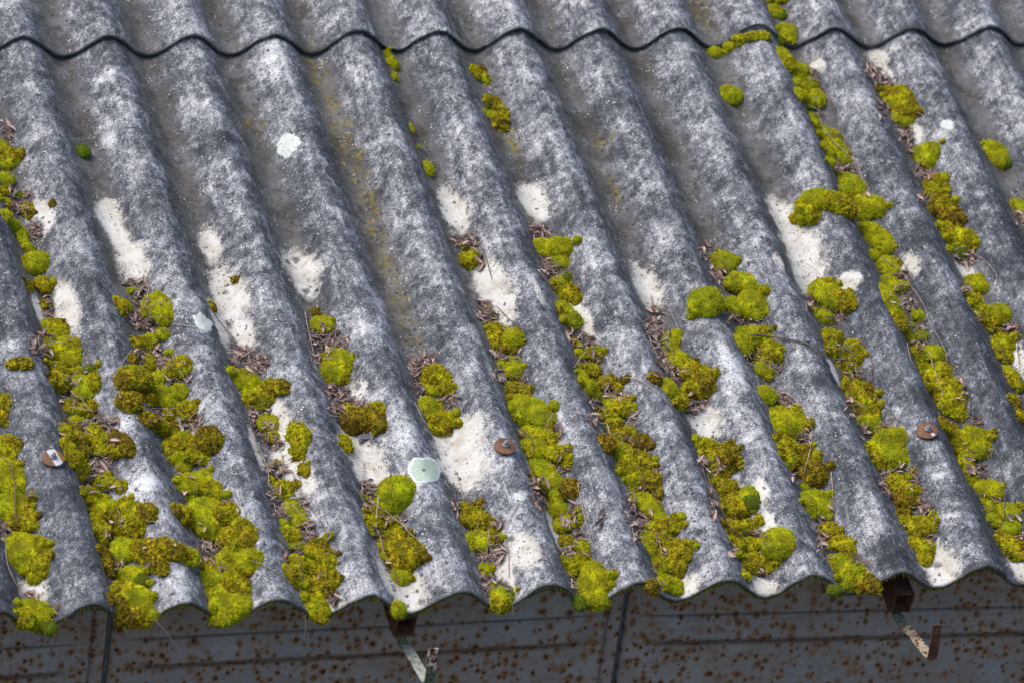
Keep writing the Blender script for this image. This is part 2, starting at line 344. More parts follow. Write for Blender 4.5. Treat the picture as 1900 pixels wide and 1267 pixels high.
LITTER = {
 'TL': [(40,720,30,60),(90,1130,60,50),(150,1090,30,30),(60,1060,30,30)],
 'TR': [(740,420,25,45),(1060,400,45,55),(1120,445,55,36),(1110,600,28,60),(1240,740,50,46),(1270,830,50,40),(1330,945,60,46),(900,925,65,30),(760,600,25,40),(1000,1065,50,15),(1320,1100,20,40),(1860,1190,30,50)],
 'ML': [(745,320,70,22),(765,400,55,50),(780,520,80,50),(830,560,60,36),(800,700,80,40),(900,760,60,46),(1330,710,60,40),(1400,765,70,45),(1275,770,24,45),(1420,1040,60,55),(1440,1120,60,55),(1490,1190,36,30),(1755,600,60,70),(1820,640,55,60),(1725,700,25,50),(1840,920,55,55),(1850,1010,55,40),(250,600,36,30),(385,860,50,60),(480,1105,50,36),(600,1080,50,30),(1050,1080,60,36),(1010,1050,46,26),(250,690,40,40),(190,660,30,40),(540,1060,30,50),(980,850,60,30),(900,1030,50,40),(270,440,25,60),(190,20,40,50),(600,1200,40,40),(390,960,60,30)],
 'MM': [(660,80,50,28),(720,105,46,46),(770,200,26,46),(800,490,55,46),(795,430,40,22),(900,705,75,26),(880,830,50,40),(1000,855,36,26),(1120,220,34,75),(1185,255,55,36),(1270,600,26,40),(1345,650,50,55),(1370,730,60,26),(1460,920,66,36),(1540,940,56,26),(1400,980,45,36),(1720,560,55,55),(1760,640,45,75),(1720,470,40,24),(1760,760,46,46),(1840,815,56,36),(420,780,46,55),(480,740,56,30),(430,880,36,60),(580,960,56,36),(30,970,56,36),(90,985,36,26),(20,650,26,36),(1190,1120,22,55),(1080,20,46,26),(1110,60,60,26),(1600,1040,30,30),(1380,1070,30,40),(985,1150,20,40),(1590,1180,40,30)],
 'MR': [(140,140,36,46),(200,270,56,46),(310,520,56,26),(400,525,66,22),(400,740,46,36),(540,770,34,34),(560,950,36,36),(710,410,26,36),(860,495,46,36),(950,820,56,26),(940,1000,34,56),(1200,380,50,50),(1250,430,50,36),(1230,290,40,40),(1300,560,56,36),(1310,650,46,36),(1120,1085,56,18),(690,1165,34,55),(590,970,46,26),(100,960,55,46),(60,1000,46,36),(1560,190,66,36),(1560,350,36,26),(1770,560,56,34),(1620,1070,36,26),(1540,900,24,60),(900,740,60,40),(1020,1130,30,40),(1830,560,30,30)],
 'BL': [(520,120,56,46),(520,205,46,28),(600,200,50,30),(640,390,50,36),(590,480,26,36),(640,630,36,26),(790,635,26,26),(1000,150,40,30),(1060,240,56,18),(1130,530,50,34),(1180,570,50,34),(1220,640,26,18),(1520,100,55,46),(1500,250,36,46),(1525,330,36,50),(1640,560,46,18),(1570,580,26,30),(1825,800,22,50),(1720,690,36,18),(170,800,40,26),(30,450,36,60),(160,250,30,30),(290,870,36,20),(560,60,60,40),(1640,300,40,40),(1680,440,40,50),(1120,600,40,30),(1700,470,40,30)],
 'BM': [(150,200,36,40),(160,240,50,36),(180,300,50,20),(260,380,30,30),(330,370,40,30),(230,450,36,26),(275,640,24,30),(650,330,26,40),(640,290,26,30),(850,560,55,56),(780,580,46,26),(800,690,36,18),(820,740,40,34),(880,740,40,20),(870,400,26,30),(1090,190,50,50),(1080,280,50,30),(1240,400,36,50),(1290,470,46,40),(1290,350,36,60),(1215,80,36,40),(1300,560,55,26),(1240,540,30,40),(1280,740,18,40),(1480,690,16,16),(1650,210,36,30),(1660,370,50,46),(1620,440,36,55),(1720,500,26,36),(1790,540,46,22),(1710,660,12,26),(1590,300,26,60),(1740,120,20,30)],
 'BR': [(200,100,56,40),(120,60,20,60),(420,460,36,26),(300,560,26,26),(420,550,46,18),(180,290,20,80),(640,150,30,30),(740,210,40,18),(830,305,20,14),(790,380,50,22),(770,500,22,60),(960,600,40,22),(1010,630,26,26),(1180,100,50,22),(1150,230,46,22),(1330,300,36,40),(1350,330,40,30),(1370,490,30,22),(1110,150,26,50),(1640,120,46,36),(1650,240,30,18),(1820,380,40,22),(1850,470,36,22),(1590,70,30,40),(1740,270,40,18),(1290,180,26,40)]}
# L lime, Y yellow olive, B brown tipped, G dark green.  One row = one cushion or run of grown-together cushions.
MOSS = {
'TL': ['G 447,832,46,36','Y 60,860,62,48 L 15,800,30,30 L 20,910,40,25','L 30,985,48,42 Y 10,1050,35,30','Y 20,1110,35,28','L 30,1180,40,35 L 65,1230,40,30','Y 160,1155,36,42 G 105,1070,30,20','B 292,1110,18,22'],
'TM': ['L 255,295,28,30 L 285,350,36,40 L 297,418,22,25','L 392,705,18,28','L 430,805,10,15','L 480,925,32,46','Y 735,400,30,42 B 765,385,30,30 Y 800,435,28,34','B 830,560,46,40 G 800,570,15,28 L 820,630,40,25 Y 890,620,35,40 B 870,670,50,42 Y 880,705,40,20'],
'TR': ['Y 535,10,48,20','L 525,60,38,34 G 565,90,25,22','L 590,180,52,50 G 550,225,28,26 Y 600,222,34,20','L 200,288,45,32','L 280,255,38,26 Y 340,215,45,25 Y 420,200,62,24 Y 470,205,25,22','L 278,525,60,52',
 'L 560,300,36,38 Y 590,345,45,48 L 625,410,45,48 L 660,480,50,48 L 750,545,55,52 L 690,560,50,42 L 655,520,40,35','L 670,385,48,32 L 720,460,40,38','L 725,650,34,34 L 740,690,35,25','L 820,760,72,52 L 800,830,45,48 L 860,830,60,52 L 900,880,45,34 L 820,890,35,25',
 'L 910,990,55,42 L 960,1020,68,46 L 985,1055,50,25 L 890,1045,38,28','L 770,1085,92,46 Y 715,1160,72,62 Y 860,1110,78,50 B 910,1150,56,46','L 1030,1135,98,60 L 1090,1130,50,48 L 980,1170,50,35',
 'Y 1140,530,58,52 Y 1220,515,60,42 Y 1260,560,44,48 Y 1240,620,64,48 L 1220,660,62,38 L 1160,580,44,38 B 1200,545,34,20','L 1340,850,60,48 L 1390,820,48,42 L 1360,890,52,34','Y 1415,1030,70,60 Y 1390,1100,62,38','Y 1450,1130,66,46 B 1430,1190,66,42 B 1500,1200,62,50',
 'L 1720,830,62,52 L 1750,880,58,44 L 1690,820,38,38 G 1775,890,38,33','L 1850,1130,50,36 L 1880,1170,30,48'],
'ML': ['L 115,50,38,52 L 150,120,34,25','L 200,200,68,52 L 165,210,44,46 L 230,180,40,38','Y 240,330,50,42 L 220,300,30,20 B 155,325,34,28','Y 250,425,34,22','Y 300,560,58,42 L 260,550,34,38 L 340,590,48,33','L 310,655,88,44 L 400,660,68,46 Y 300,700,76,38 L 400,730,66,46 Y 250,690,36,36',
 'Y 300,790,54,46 Y 310,860,52,48 Y 340,830,46,54','G 500,790,48,32 Y 430,800,46,28','L 470,860,78,48 L 470,920,68,42 Y 520,850,42,48','L 380,990,48,38 L 450,1000,56,33 Y 500,1000,38,33',
 'L 420,1080,54,38 Y 350,1130,44,48 Y 400,1170,68,48','Y 360,1210,44,48 Y 430,1230,58,40','Y 520,1120,46,44 Y 560,1170,56,42 L 560,1230,38,28','B 650,1170,52,46 B 700,1210,44,46 Y 640,1230,52,34','B 85,750,40,28 B 145,750,36,32','Y 20,970,40,48 Y 15,1040,30,48','Y 50,1190,52,42 Y 40,1240,58,38',
 'Y 655,440,44,46 L 690,440,30,34','L 730,355,38,20','L 870,450,86,74 L 910,500,48,44 L 820,460,38,46','L 900,590,44,32','Y 740,640,34,33 Y 800,640,48,38 L 840,620,34,28','L 930,690,34,18','B 720,730,36,33','L 810,740,38,46','Y 990,770,60,52 Y 960,790,44,38 Y 1020,760,33,38',
 'Y 730,830,92,62 Y 780,860,50,46 B 680,850,46,44','B 710,960,70,52 B 800,930,46,36','L 850,840,38,33 L 900,810,38,28','L 990,905,50,43','L 890,930,72,56 L 930,960,44,46','Y 1035,1005,58,48','Y 960,1030,66,46','B 800,1060,68,38 Y 860,1090,56,42 B 920,1120,56,42','L 1000,1170,58,46 Y 960,1210,66,54 Y 920,1240,38,38','B 1150,1170,78,66 Y 1060,1200,46,46 B 1100,1210,48,46',
 'B 1285,295,22,18','B 1160,440,22,28','L 1320,840,84,56 L 1380,880,56,56','Y 1480,890,56,42 B 1545,880,48,42 Y 1440,940,104,50 L 1400,970,48,36','L 1470,1080,62,46','L 1490,1150,36,33','Y 1630,1110,48,40 Y 1660,1150,52,46 Y 1640,1210,48,46','B 1730,470,26,23','L 1760,540,58,46 L 1800,550,30,34','L 1830,680,48,20 L 1845,730,78,48 L 1800,810,72,56 Y 1860,790,50,70 L 1890,740,36,50'],
'MM': ['Y 45,1015,56,40 Y 200,1010,62,42 B 130,1060,104,54 B 220,1070,46,54 B 60,1090,46,40','Y 25,1190,40,46','Y 545,820,72,56 Y 590,870,44,50 L 500,800,42,36','L 495,890,38,33 L 540,895,36,30','L 490,1000,68,62 L 530,1035,40,36','Y 570,1075,82,56 Y 540,1110,48,33',
 'Y 680,115,30,20','Y 690,195,40,42 L 735,155,30,28 Y 715,210,28,24','L 815,455,20,16','G 850,490,22,12','Y 850,580,58,48 Y 870,640,52,50','L 960,610,60,52 Y 930,660,58,38','L 940,760,70,42 L 960,800,52,38','Y 950,900,62,40 Y 1000,920,58,38','L 1060,1010,140,56 L 1000,970,86,48 L 1130,1050,76,54 L 1000,1050,66,46','L 1115,1130,58,46 L 1040,1150,56,56 Y 1160,1180,48,38','L 1090,1220,76,54 Y 1200,1240,56,38 L 1030,1220,48,56',
 'L 1100,120,54,46 L 1215,120,90,56 L 1170,140,56,38','L 1205,195,62,46','L 1190,300,44,26 G 1245,280,28,22 Y 1210,340,52,33','B 1285,380,38,46 Y 1230,380,42,28','L 1215,455,54,46 L 1245,510,72,50 L 1270,530,48,36','Y 1290,650,30,28 L 1310,705,34,28','Y 1400,700,52,36','Y 1365,790,62,38 L 1320,820,36,42 L 1350,880,52,42 L 1390,920,38,33','B 1480,860,82,42','L 1470,965,38,33 Y 1565,990,52,50 Y 1520,1000,42,38','Y 1460,1050,56,46 Y 1500,1090,48,42','Y 1580,1120,38,28','B 1450,1190,52,50 Y 1520,1150,46,46','B 1660,1180,62,42','Y 1530,1235,86,38 Y 1620,1235,56,36',
 'L 1850,590,34,24 L 1810,630,56,44 L 1815,715,58,60 L 1870,740,54,50','B 1725,830,34,38','L 1790,880,48,50 Y 1840,945,52,56'],
'MR': ['L 250,200,80,60','L 340,310,90,55 L 400,330,38,38','L 150,415,96,72 Y 175,370,48,33 L 130,440,72,52 L 290,450,66,60','L 410,430,82,75 L 420,480,58,38','L 380,610,96,60 L 340,650,56,56 Y 470,590,56,42 Y 520,690,72,60 Y 470,730,56,38','L 465,785,60,46 L 440,760,38,28','L 470,925,60,50','L 560,1030,82,46 L 600,1100,106,66 L 650,1070,56,46 L 540,1090,56,56','Y 570,1210,68,60 Y 640,1240,76,46','B 700,1240,56,42','Y 140,1200,68,42 B 280,1220,76,38',
 'Y 60,780,50,42 Y 110,810,80,56 B 150,850,62,56 Y 120,890,76,50 L 60,900,46,46',
 'L 790,360,78,66 L 850,400,78,66 Y 920,410,62,60 Y 830,320,56,36','L 780,495,56,36 L 820,510,30,25','Y 840,610,66,36 Y 830,680,56,50 Y 900,720,76,46','Y 960,690,60,66 Y 920,770,56,33','Y 930,920,48,54 Y 970,880,76,38','Y 1000,950,86,56 Y 1040,1010,66,54 L 1050,1080,66,42','L 1180,1170,110,66 L 1150,1220,104,56 Y 1080,1230,56,46',
 'L 1010,20,64,42 L 1060,30,56,42','L 1100,80,82,62 L 1140,120,46,42','L 1060,160,38,33','L 1140,220,72,54 L 1170,250,46,33','L 1140,300,52,33 L 1200,340,48,38 L 1120,360,46,46 L 1150,430,56,56 Y 1190,500,48,54 Y 1200,540,34,28','L 1310,490,38,36','L 1270,570,48,38 L 1330,600,38,28 L 1260,620,38,33','L 1370,700,56,42 Y 1300,700,46,42 L 1420,700,46,42','Y 1350,800,56,46 Y 1440,800,66,54 Y 1400,880,82,62','Y 1490,900,64,64 Y 1500,980,72,54 Y 1450,970,54,46 Y 1540,1030,46,33','B 1440,1080,38,38 B 1490,1100,33,23','L 1590,1105,33,18','Y 1590,1170,120,54 L 1640,1160,86,54 Y 1540,1180,54,46 L 1660,1220,64,46 Y 1550,1250,46,28',
 'Y 1450,30,66,54 Y 1530,70,84,54 Y 1590,80,56,54 G 1520,150,66,36','L 1610,310,72,42 L 1650,340,52,33','Y 1600,410,62,46 Y 1670,500,76,60','L 1760,480,72,54 Y 1700,540,52,42','Y 1780,640,66,50 Y 1750,690,46,54 Y 1790,720,33,33','L 1800,800,33,38 Y 1830,850,46,54','B 1830,960,38,42','B 1870,1050,46,46'],
'BL': ['Y 40,20,46,28','L 50,150,90,84 L 30,80,56,46 L 90,200,56,46','L 80,310,104,70 Y 130,380,70,60 L 40,330,56,54 Y 180,390,33,46','L 150,570,108,92 L 110,520,76,60 Y 230,540,56,64 Y 220,620,60,60 Y 200,690,46,33 L 100,600,56,54','L 175,885,98,62 Y 130,920,56,46 L 200,930,66,46','G 270,960,38,38',
 'Y 420,90,56,46 Y 390,40,56,46','Y 580,170,56,38 Y 660,195,30,30','Y 490,250,56,46 L 560,310,76,46 Y 600,340,56,46','Y 690,290,38,38 Y 740,320,56,38 B 810,340,52,50 Y 760,380,56,42 Y 700,400,46,46','Y 520,370,46,42 Y 540,440,56,50','Y 640,430,46,38','Y 740,440,46,38','L 690,520,72,46 L 660,570,56,46 Y 760,540,46,50','B 560,570,38,54 B 590,640,42,46','B 840,540,76,54 B 900,530,48,46 B 960,550,56,46 Y 1020,580,56,46 B 880,620,38,54','L 740,680,72,46 L 650,670,38,28 G 780,710,42,38','Y 680,770,76,54 L 740,830,88,70 B 640,850,54,54 L 800,820,38,54','Y 760,900,76,54 B 680,910,56,46',
 'L 940,30,54,42 L 1000,70,46,54','Y 1110,20,104,36','L 1080,180,120,54 L 1000,190,66,38 Y 1170,210,54,46 L 1120,130,38,28','L 1040,260,28,23','Y 990,350,52,46 B 960,330,30,30 Y 1070,360,46,46','L 1140,310,104,54 Y 1250,340,76,54 L 1150,410,80,70','Y 1330,430,66,54 Y 1340,500,76,46 Y 1260,480,56,56','L 1290,560,66,46 L 1370,590,72,50 Y 1350,640,56,42 L 1230,600,46,46','Y 1150,640,66,42 L 1250,680,92,54 L 1150,720,66,46 Y 1310,740,74,64','L 1200,780,76,56 L 1330,830,56,56 L 1240,850,104,74 L 1210,920,66,38',
 'Y 1490,170,18,28','Y 1560,210,56,46','L 1600,290,42,33 L 1610,350,60,46 L 1640,390,38,33','L 1550,390,33,23','Y 1580,460,56,42','L 1620,520,56,28','Y 1760,520,66,38 L 1720,550,46,38 Y 1790,590,52,56','Y 1620,640,80,54 L 1690,640,56,42 Y 1580,670,46,46 Y 1650,730,56,46','Y 1800,680,56,64 Y 1750,750,66,54 Y 1700,780,46,38','L 1720,850,72,50 Y 1750,910,38,28','Y 1670,100,33,33','Y 1640,10,38,23','Y 1510,65,23,18'],
'BM': ['Y 130,250,20,16','L 320,230,102,80 L 290,300,76,54 L 350,210,70,60','L 210,290,46,28','Y 190,360,60,46 Y 170,410,46,46 Y 240,400,46,36','Y 300,390,33,23','Y 320,455,40,28 Y 300,500,90,54 Y 280,560,66,54 Y 390,560,84,64 Y 350,620,84,54 B 440,560,46,46 L 340,690,56,38','L 320,865,40,40',
 'Y 685,300,28,23','B 760,290,28,20','Y 730,350,60,42 Y 800,390,56,42 Y 700,390,42,36','L 750,490,66,50 L 790,520,46,36 Y 850,470,50,36','Y 800,650,38,33','L 850,770,38,42 L 920,780,46,42 Y 880,840,56,42','L 1100,20,86,33','Y 1210,30,56,38 Y 1250,75,26,26','L 1080,90,78,42 L 1130,130,70,46 L 1170,180,56,54','B 1060,170,38,46 B 1100,220,38,38','B 1250,215,50,52 B 1280,190,28,33','L 1180,260,56,46 L 1190,330,66,38','L 1305,320,16,16','L 1270,390,46,38 L 1200,410,46,38','Y 1240,500,46,38','L 1330,520,46,38','L 1240,590,38,38 Y 1330,600,46,42 Y 1270,640,56,38','L 1400,660,66,54 L 1390,740,90,64 L 1400,810,80,50 L 1440,720,56,46','G 1310,830,33,38',
 'Y 1540,40,84,46 Y 1560,110,76,54 Y 1600,180,56,46 Y 1650,120,46,46','Y 1680,60,46,46','B 1720,170,62,46 B 1755,235,33,23','L 1660,270,70,42 L 1720,320,64,46 L 1760,370,38,28','Y 1820,410,66,42 Y 1740,440,76,46 Y 1780,500,84,46','L 1680,500,42,54','Y 1800,580,104,54 Y 1760,640,56,46 Y 1840,640,56,46 Y 1890,540,50,50','L 1775,720,52,42 L 1840,740,38,42','B 1710,740,38,36'],
'BR': ['Y 180,40,84,54 B 290,40,66,54 Y 230,110,84,38','Y 250,200,66,46 Y 190,165,40,36','L 390,240,60,42 G 400,280,50,42','Y 300,310,84,64 Y 280,430,56,54','Y 380,410,62,38','Y 370,505,84,33 Y 310,520,38,33','L 545,510,94,75 L 560,480,66,46','Y 370,610,60,42 Y 470,625,76,42 Y 430,600,46,36','Y 360,680,28,26',
 'Y 590,40,56,54 Y 680,60,76,54','B 750,130,84,68 B 690,120,56,54','L 690,200,38,23','L 745,270,90,50 L 770,330,76,50 L 700,290,46,56','Y 840,430,42,33 Y 800,450,42,36','Y 930,540,46,42 Y 830,510,56,33 Y 900,490,36,30','L 870,620,80,54 L 960,660,70,50 L 920,720,66,38','Y 980,710,56,56 B 1060,740,42,42','G 850,760,38,28',
 'Y 1080,50,46,54','L 1200,30,86,56','Y 1200,160,66,38 Y 1200,210,56,46 Y 1280,220,46,38','B 1230,260,56,46 B 1270,270,56,38','B 1220,340,46,28','Y 1250,400,52,42 Y 1340,400,66,42 Y 1310,440,56,38','Y 1300,510,46,42 Y 1350,540,46,46 Y 1340,600,42,28','L 1560,50,52,50 Y 1570,100,46,38','L 1660,20,56,23','L 1690,210,76,50 L 1740,230,46,46 Y 1590,150,38,38','L 1670,265,28,23','L 1720,310,46,38','L 1820,340,56,50 L 1770,320,40,36','L 1720,380,46,38 L 1830,420,66,38','Y 1780,480,56,46 Y 1830,540,56,54 B 1870,530,38,64']}
STEMS = {
'TR': ['745,535 760,640 800,730 870,810 960,890 1000,980 1040,1070','780,480 840,580 850,690','870,740 940,830 980,930','1300,620 1380,710 1412,780','800,745 880,750 920,830 905,900','1840,1040 1880,1085'],
'MR': ['980,615 1030,690 1055,760 1050,840 1070,920 1130,1010 1250,1110','1105,175 1200,250 1270,340 1340,450 1370,540 1450,680 1460,745','1180,130 1260,300 1250,440','1350,690 1400,810 1435,920 1435,1000','1475,735 1540,830 1580,920 1585,1030 1520,1110','1575,140 1660,190 1730,270 1725,340 1680,395','640,200 780,280','215,185 280,280','1245,645 1260,720 1290,780','1720,590 1790,740','1840,530 1850,700 1870,900','560,905 640,960 690,1030 725,1130 705,1260','880,640 875,780 885,900','1700,1260 1740,1190'],
'ML': ['940,545 1040,555 1120,580','1140,445 1200,530 1290,650','795,290 805,400 770,490','330,980 360,1060 440,1150 465,1230','430,660 485,720 470,790 380,825','1665,475 1690,600 1730,790','1830,540 1780,620 1780,690','1820,670 1760,750','0,870 60,930 70,1000 10,1090','1385,1120 1410,1220 1430,1260','720,680 640,790','950,650 1050,635','370,900 440,960 520,1040'],
'MM': ['780,130 810,220 830,300','860,450 930,520 1000,575 1100,570','1340,600 1400,700 1440,770','1400,1050 1480,1150 1590,1240','1540,830 1640,850 1740,920 1810,980','1700,380 1720,460 1810,500','1690,560 1700,640 1760,760','1005,1120 1050,1180 1055,1250','410,970 470,1090','110,780 60,890','1280,780 1370,700','700,350 780,420 860,450','880,780 960,850 1060,940'],
'BL': ['0,40 60,90 80,250 80,350 105,420','30,450 35,600 80,720 140,810','1375,605 1460,640 1550,695','770,285 980,295','1640,230 1740,380 1800,500 1860,580','1600,130 1615,220 1550,290','1420,0 1460,100 1470,200','1630,570 1650,680 1640,790','1030,420 1110,620','1590,300 1700,400','520,0 600,110 650,170','800,390 880,400','1540,20 1550,150','630,90 640,170'],
'BM': ['160,280 300,380 400,470 460,530','210,250 200,430 260,610','780,330 740,460','815,435 800,590','630,110 680,270','980,280 900,450 930,560','1300,180 1330,330 1370,490 1400,540','1640,40 1640,130 1720,260 1810,370','620,180 650,400','920,540 925,700','85,210 160,280','130,60 120,220','290,640 330,780','1690,430 1790,470 1790,510'],
'BR': ['110,40 170,230 260,400 380,530','150,130 220,330','1755,90 1775,250 1770,380 1735,450','760,430 770,520 790,590','715,0 680,130','830,120 840,280','1370,290 1400,420 1400,510','1885,560 1840,600']}
TWIG = ['390,605 480,610 600,630 700,655 760,705 830,760 900,800 1000,830 1050,860','690,645 780,625 905,622','780,672 880,685 960,660 1010,665','900,680 970,720']

# ------------------------------------------------------------------ names of places: valleys counted from the three roof screws
ORD = ['zeroth', 'first', 'second', 'third', 'fourth', 'fifth', 'sixth', 'seventh', 'eighth', 'ninth', 'tenth', 'eleventh', 'twelfth', 'thirteenth', 'fourteenth', 'fifteenth', 'sixteenth', 'seventeenth', 'eighteenth', 'nineteenth', 'twentieth']
def ordn(i):
    return ORD[i] if i < len(ORD) else ('thirtieth' if i == 30 else ('twenty-' if i < 30 else 'thirty-')+ORD[i % 10])
def valley(u): return int(math.floor(u/P))
def vname(j):
    if j < 0: return '%s valley left of left screw' % ordn(-j)
    if j <= 2: return '%s valley right of left screw' % ordn(j+1)
    if j <= 4: return '%s valley left of middle screw' % ordn(5-j)
    if j <= 7: return '%s valley right of middle screw' % ordn(j-4)
    if j <= 9: return '%s valley left of right screw' % ordn(10-j)
    return '%s valley right of right screw' % ordn(j-9)

# ------------------------------------------------------------------ ground
gs = 60.0
obj('ground', mesh('ground', [(-gs, -gs, 0), (gs, -gs, 0), (gs, gs, 0), (-gs, gs, 0)], [[0, 1, 2, 3]], mats=[mat_ground()]), kind='structure')

# ------------------------------------------------------------------ garage: roof sheets
garage = obj('garage', None, label='metal garage under a grey corrugated fibre cement roof overgrown with moss', cat='garage')
garage.location = (0, 0, 0)
def masks(U, V, src, extra=1.0, tall=1.0):
    m = np.zeros_like(U)
    for z, lst in src.items():
        for (x, y, rx, ry) in lst:
            (q, _) = hit(*px(z, x, y)); ru = rx/ZS/938*extra; rv = ry/ZS/657*extra*tall
            sel = (abs(U-q[0]) < 2.2*ru) & (abs(V-q[1]) < 2.2*rv)
            if sel.any():
                d = ((U[sel]-q[0])/ru)**2+((V[sel]-q[1])/rv)**2
                m[sel] = np.maximum(m[sel], np.exp(-d*.75))
    return m
STAIN_PTS = None
def sheet(k, row):
    u0, u1 = (5*k-.22)*P, (5*k+5+.27)*P
    nu = int((u1-u0)/.0052)
    us = np.linspace(u0, u1, nu)
    if row == 0: vs = np.concatenate([np.linspace(0, 1.63, 235), [1.68, 1.74]]); off = 0.; vsh = 0
    else: vs = np.concatenate([np.linspace(LAP, LAP+.30, 46), np.linspace(LAP+.34, LAP+1.75, 40)]); off = .0115
    U, V = np.meshgrid(us, vs)
    lift = .0072*sst(5*k+4.35, 5*k+4.85, U/P)
    n = wave(U)+bump(U, V)+off+lift
    if row == 0:   # chipped lower edge
        V = V+np.where(V < 1e-6, .0035*fbm(U*30, U*0+.5+k, 0, 3), 0)
    else: V = V+np.where(V < LAP+1e-6, .005*fbm(U*14, U*0+9.5+k, 0, 4)-.010*sst(.55, .75, noise(U*9, U*0+k*3.3+2))+.006*(k % 2), 0)
    vb = np.array([vs[0], vs[0]+.03, .5*(vs[0]+vs[-1]), vs[-1]])
    Ub, Vb = np.meshgrid(us, vb); Vb[0] = V[0]
    nb = wave(Ub)-TH+off+.0072*sst(5*k+4.35, 5*k+4.85, Ub/P); nb[0] = n[0]-TH-.0012*abs(noise(us*40, us*0+k)); nb[-1] -= .001
    nv = len(vs); m = len(vb)
    X = np.concatenate([W(U, V, n).reshape(-1, 3), W(Ub, Vb, nb).reshape(-1, 3)])
    def grid(r, c, o, flip=False):
        i = (np.arange(r-1)[:, None]*c+np.arange(c-1)[None]).ravel()+o
        f = np.stack([i, i+1, i+c+1, i+c], 1); return f[:, ::-1] if flip else f
    o2 = nv*nu; F = [grid(nv, nu, 0), grid(m, nu, o2, True)]
    i = np.arange(nu-1); F.append(np.stack([i+1, i, o2+i, o2+i+1], 1)); t = (nv-1)*nu; tb = o2+(m-1)*nu
    F.append(np.stack([t+i, t+i+1, tb+i+1, tb+i], 1))
    # side rims
    bi = [0]*nv
    for s in (0, nu-1):
        idx = np.round(np.interp(vs, vb, np.arange(m))).astype(int)
        a = np.arange(nv-1)*nu+s; b0 = o2+idx[:-1]*nu+s; b1 = o2+idx[1:]*nu+s
        f = np.stack([a, a+nu, b1, b0], 1); F.append(f if s == 0 else f[:, ::-1])
    F = np.concatenate(F)
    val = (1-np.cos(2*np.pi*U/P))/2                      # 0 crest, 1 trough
    up = sst(.35, .95, V)*(1-.55*sst(8.5, 11, U/P)*0)
    if row == 1: up = np.ones_like(U)*.9
    dirt = sst(.42, .97, (1-np.cos(2*np.pi*(U/P+.055)))/2)*np.clip(.20+1.0*up+.3*noise(U*6, V*4), 0, 1)
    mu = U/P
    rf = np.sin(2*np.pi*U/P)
    tone = .10*(1-val)-.085-.06*sst(.2, .9, rf)+.03*sst(.2, .9, -rf)-.14*sst(8.6, 11, mu)*sst(1.35, .9, V)-.10*sst(.9, -.5, mu)+.04*sst(.9, .2, V)*sst(9, 6, mu)*sst(1, 3, mu)+.02  # right flanks darker, left lighter: mostly shading put into the colour, some weathering
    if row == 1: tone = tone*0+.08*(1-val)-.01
    wh, dkk = masks(U, V, WHITE), masks(U, V, DARK)
    tone = tone+.30*wh-.28*dkk
    cream = masks(U, V, CREAM, 1.0, 1.32)
    yel = masks(U, V, YELLOW, 1.2)
    hum = masks(U, V, LITTER, 1.0) if row == 0 else np.zeros_like(U)
    rim = np.zeros_like(U); rim[0] = .7 if row == 0 else .4; rim[1] = .12 if row == 0 else .1; rim[:, -1] = .8; rim[:, -2] = .3
    def ext(a, fill=0.): return np.concatenate([a.ravel(), np.full(m*nu, fill)])
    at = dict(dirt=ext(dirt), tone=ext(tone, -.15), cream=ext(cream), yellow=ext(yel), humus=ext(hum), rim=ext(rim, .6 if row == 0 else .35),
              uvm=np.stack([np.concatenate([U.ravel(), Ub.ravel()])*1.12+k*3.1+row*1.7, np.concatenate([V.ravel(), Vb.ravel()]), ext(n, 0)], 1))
    q = at['uvm']; at['uvs'] = np.stack([(q[:, 0]+q[:, 1]*.8)*17, (q[:, 0]-q[:, 1]*1.1)*46, q[:, 2]*30], 1)
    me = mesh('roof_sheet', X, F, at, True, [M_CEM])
    return obj('roof_sheet', me, garage)
for row in (0, 1):
    for k in (-1, 0, 1, 2, 3): sheet(k, row)

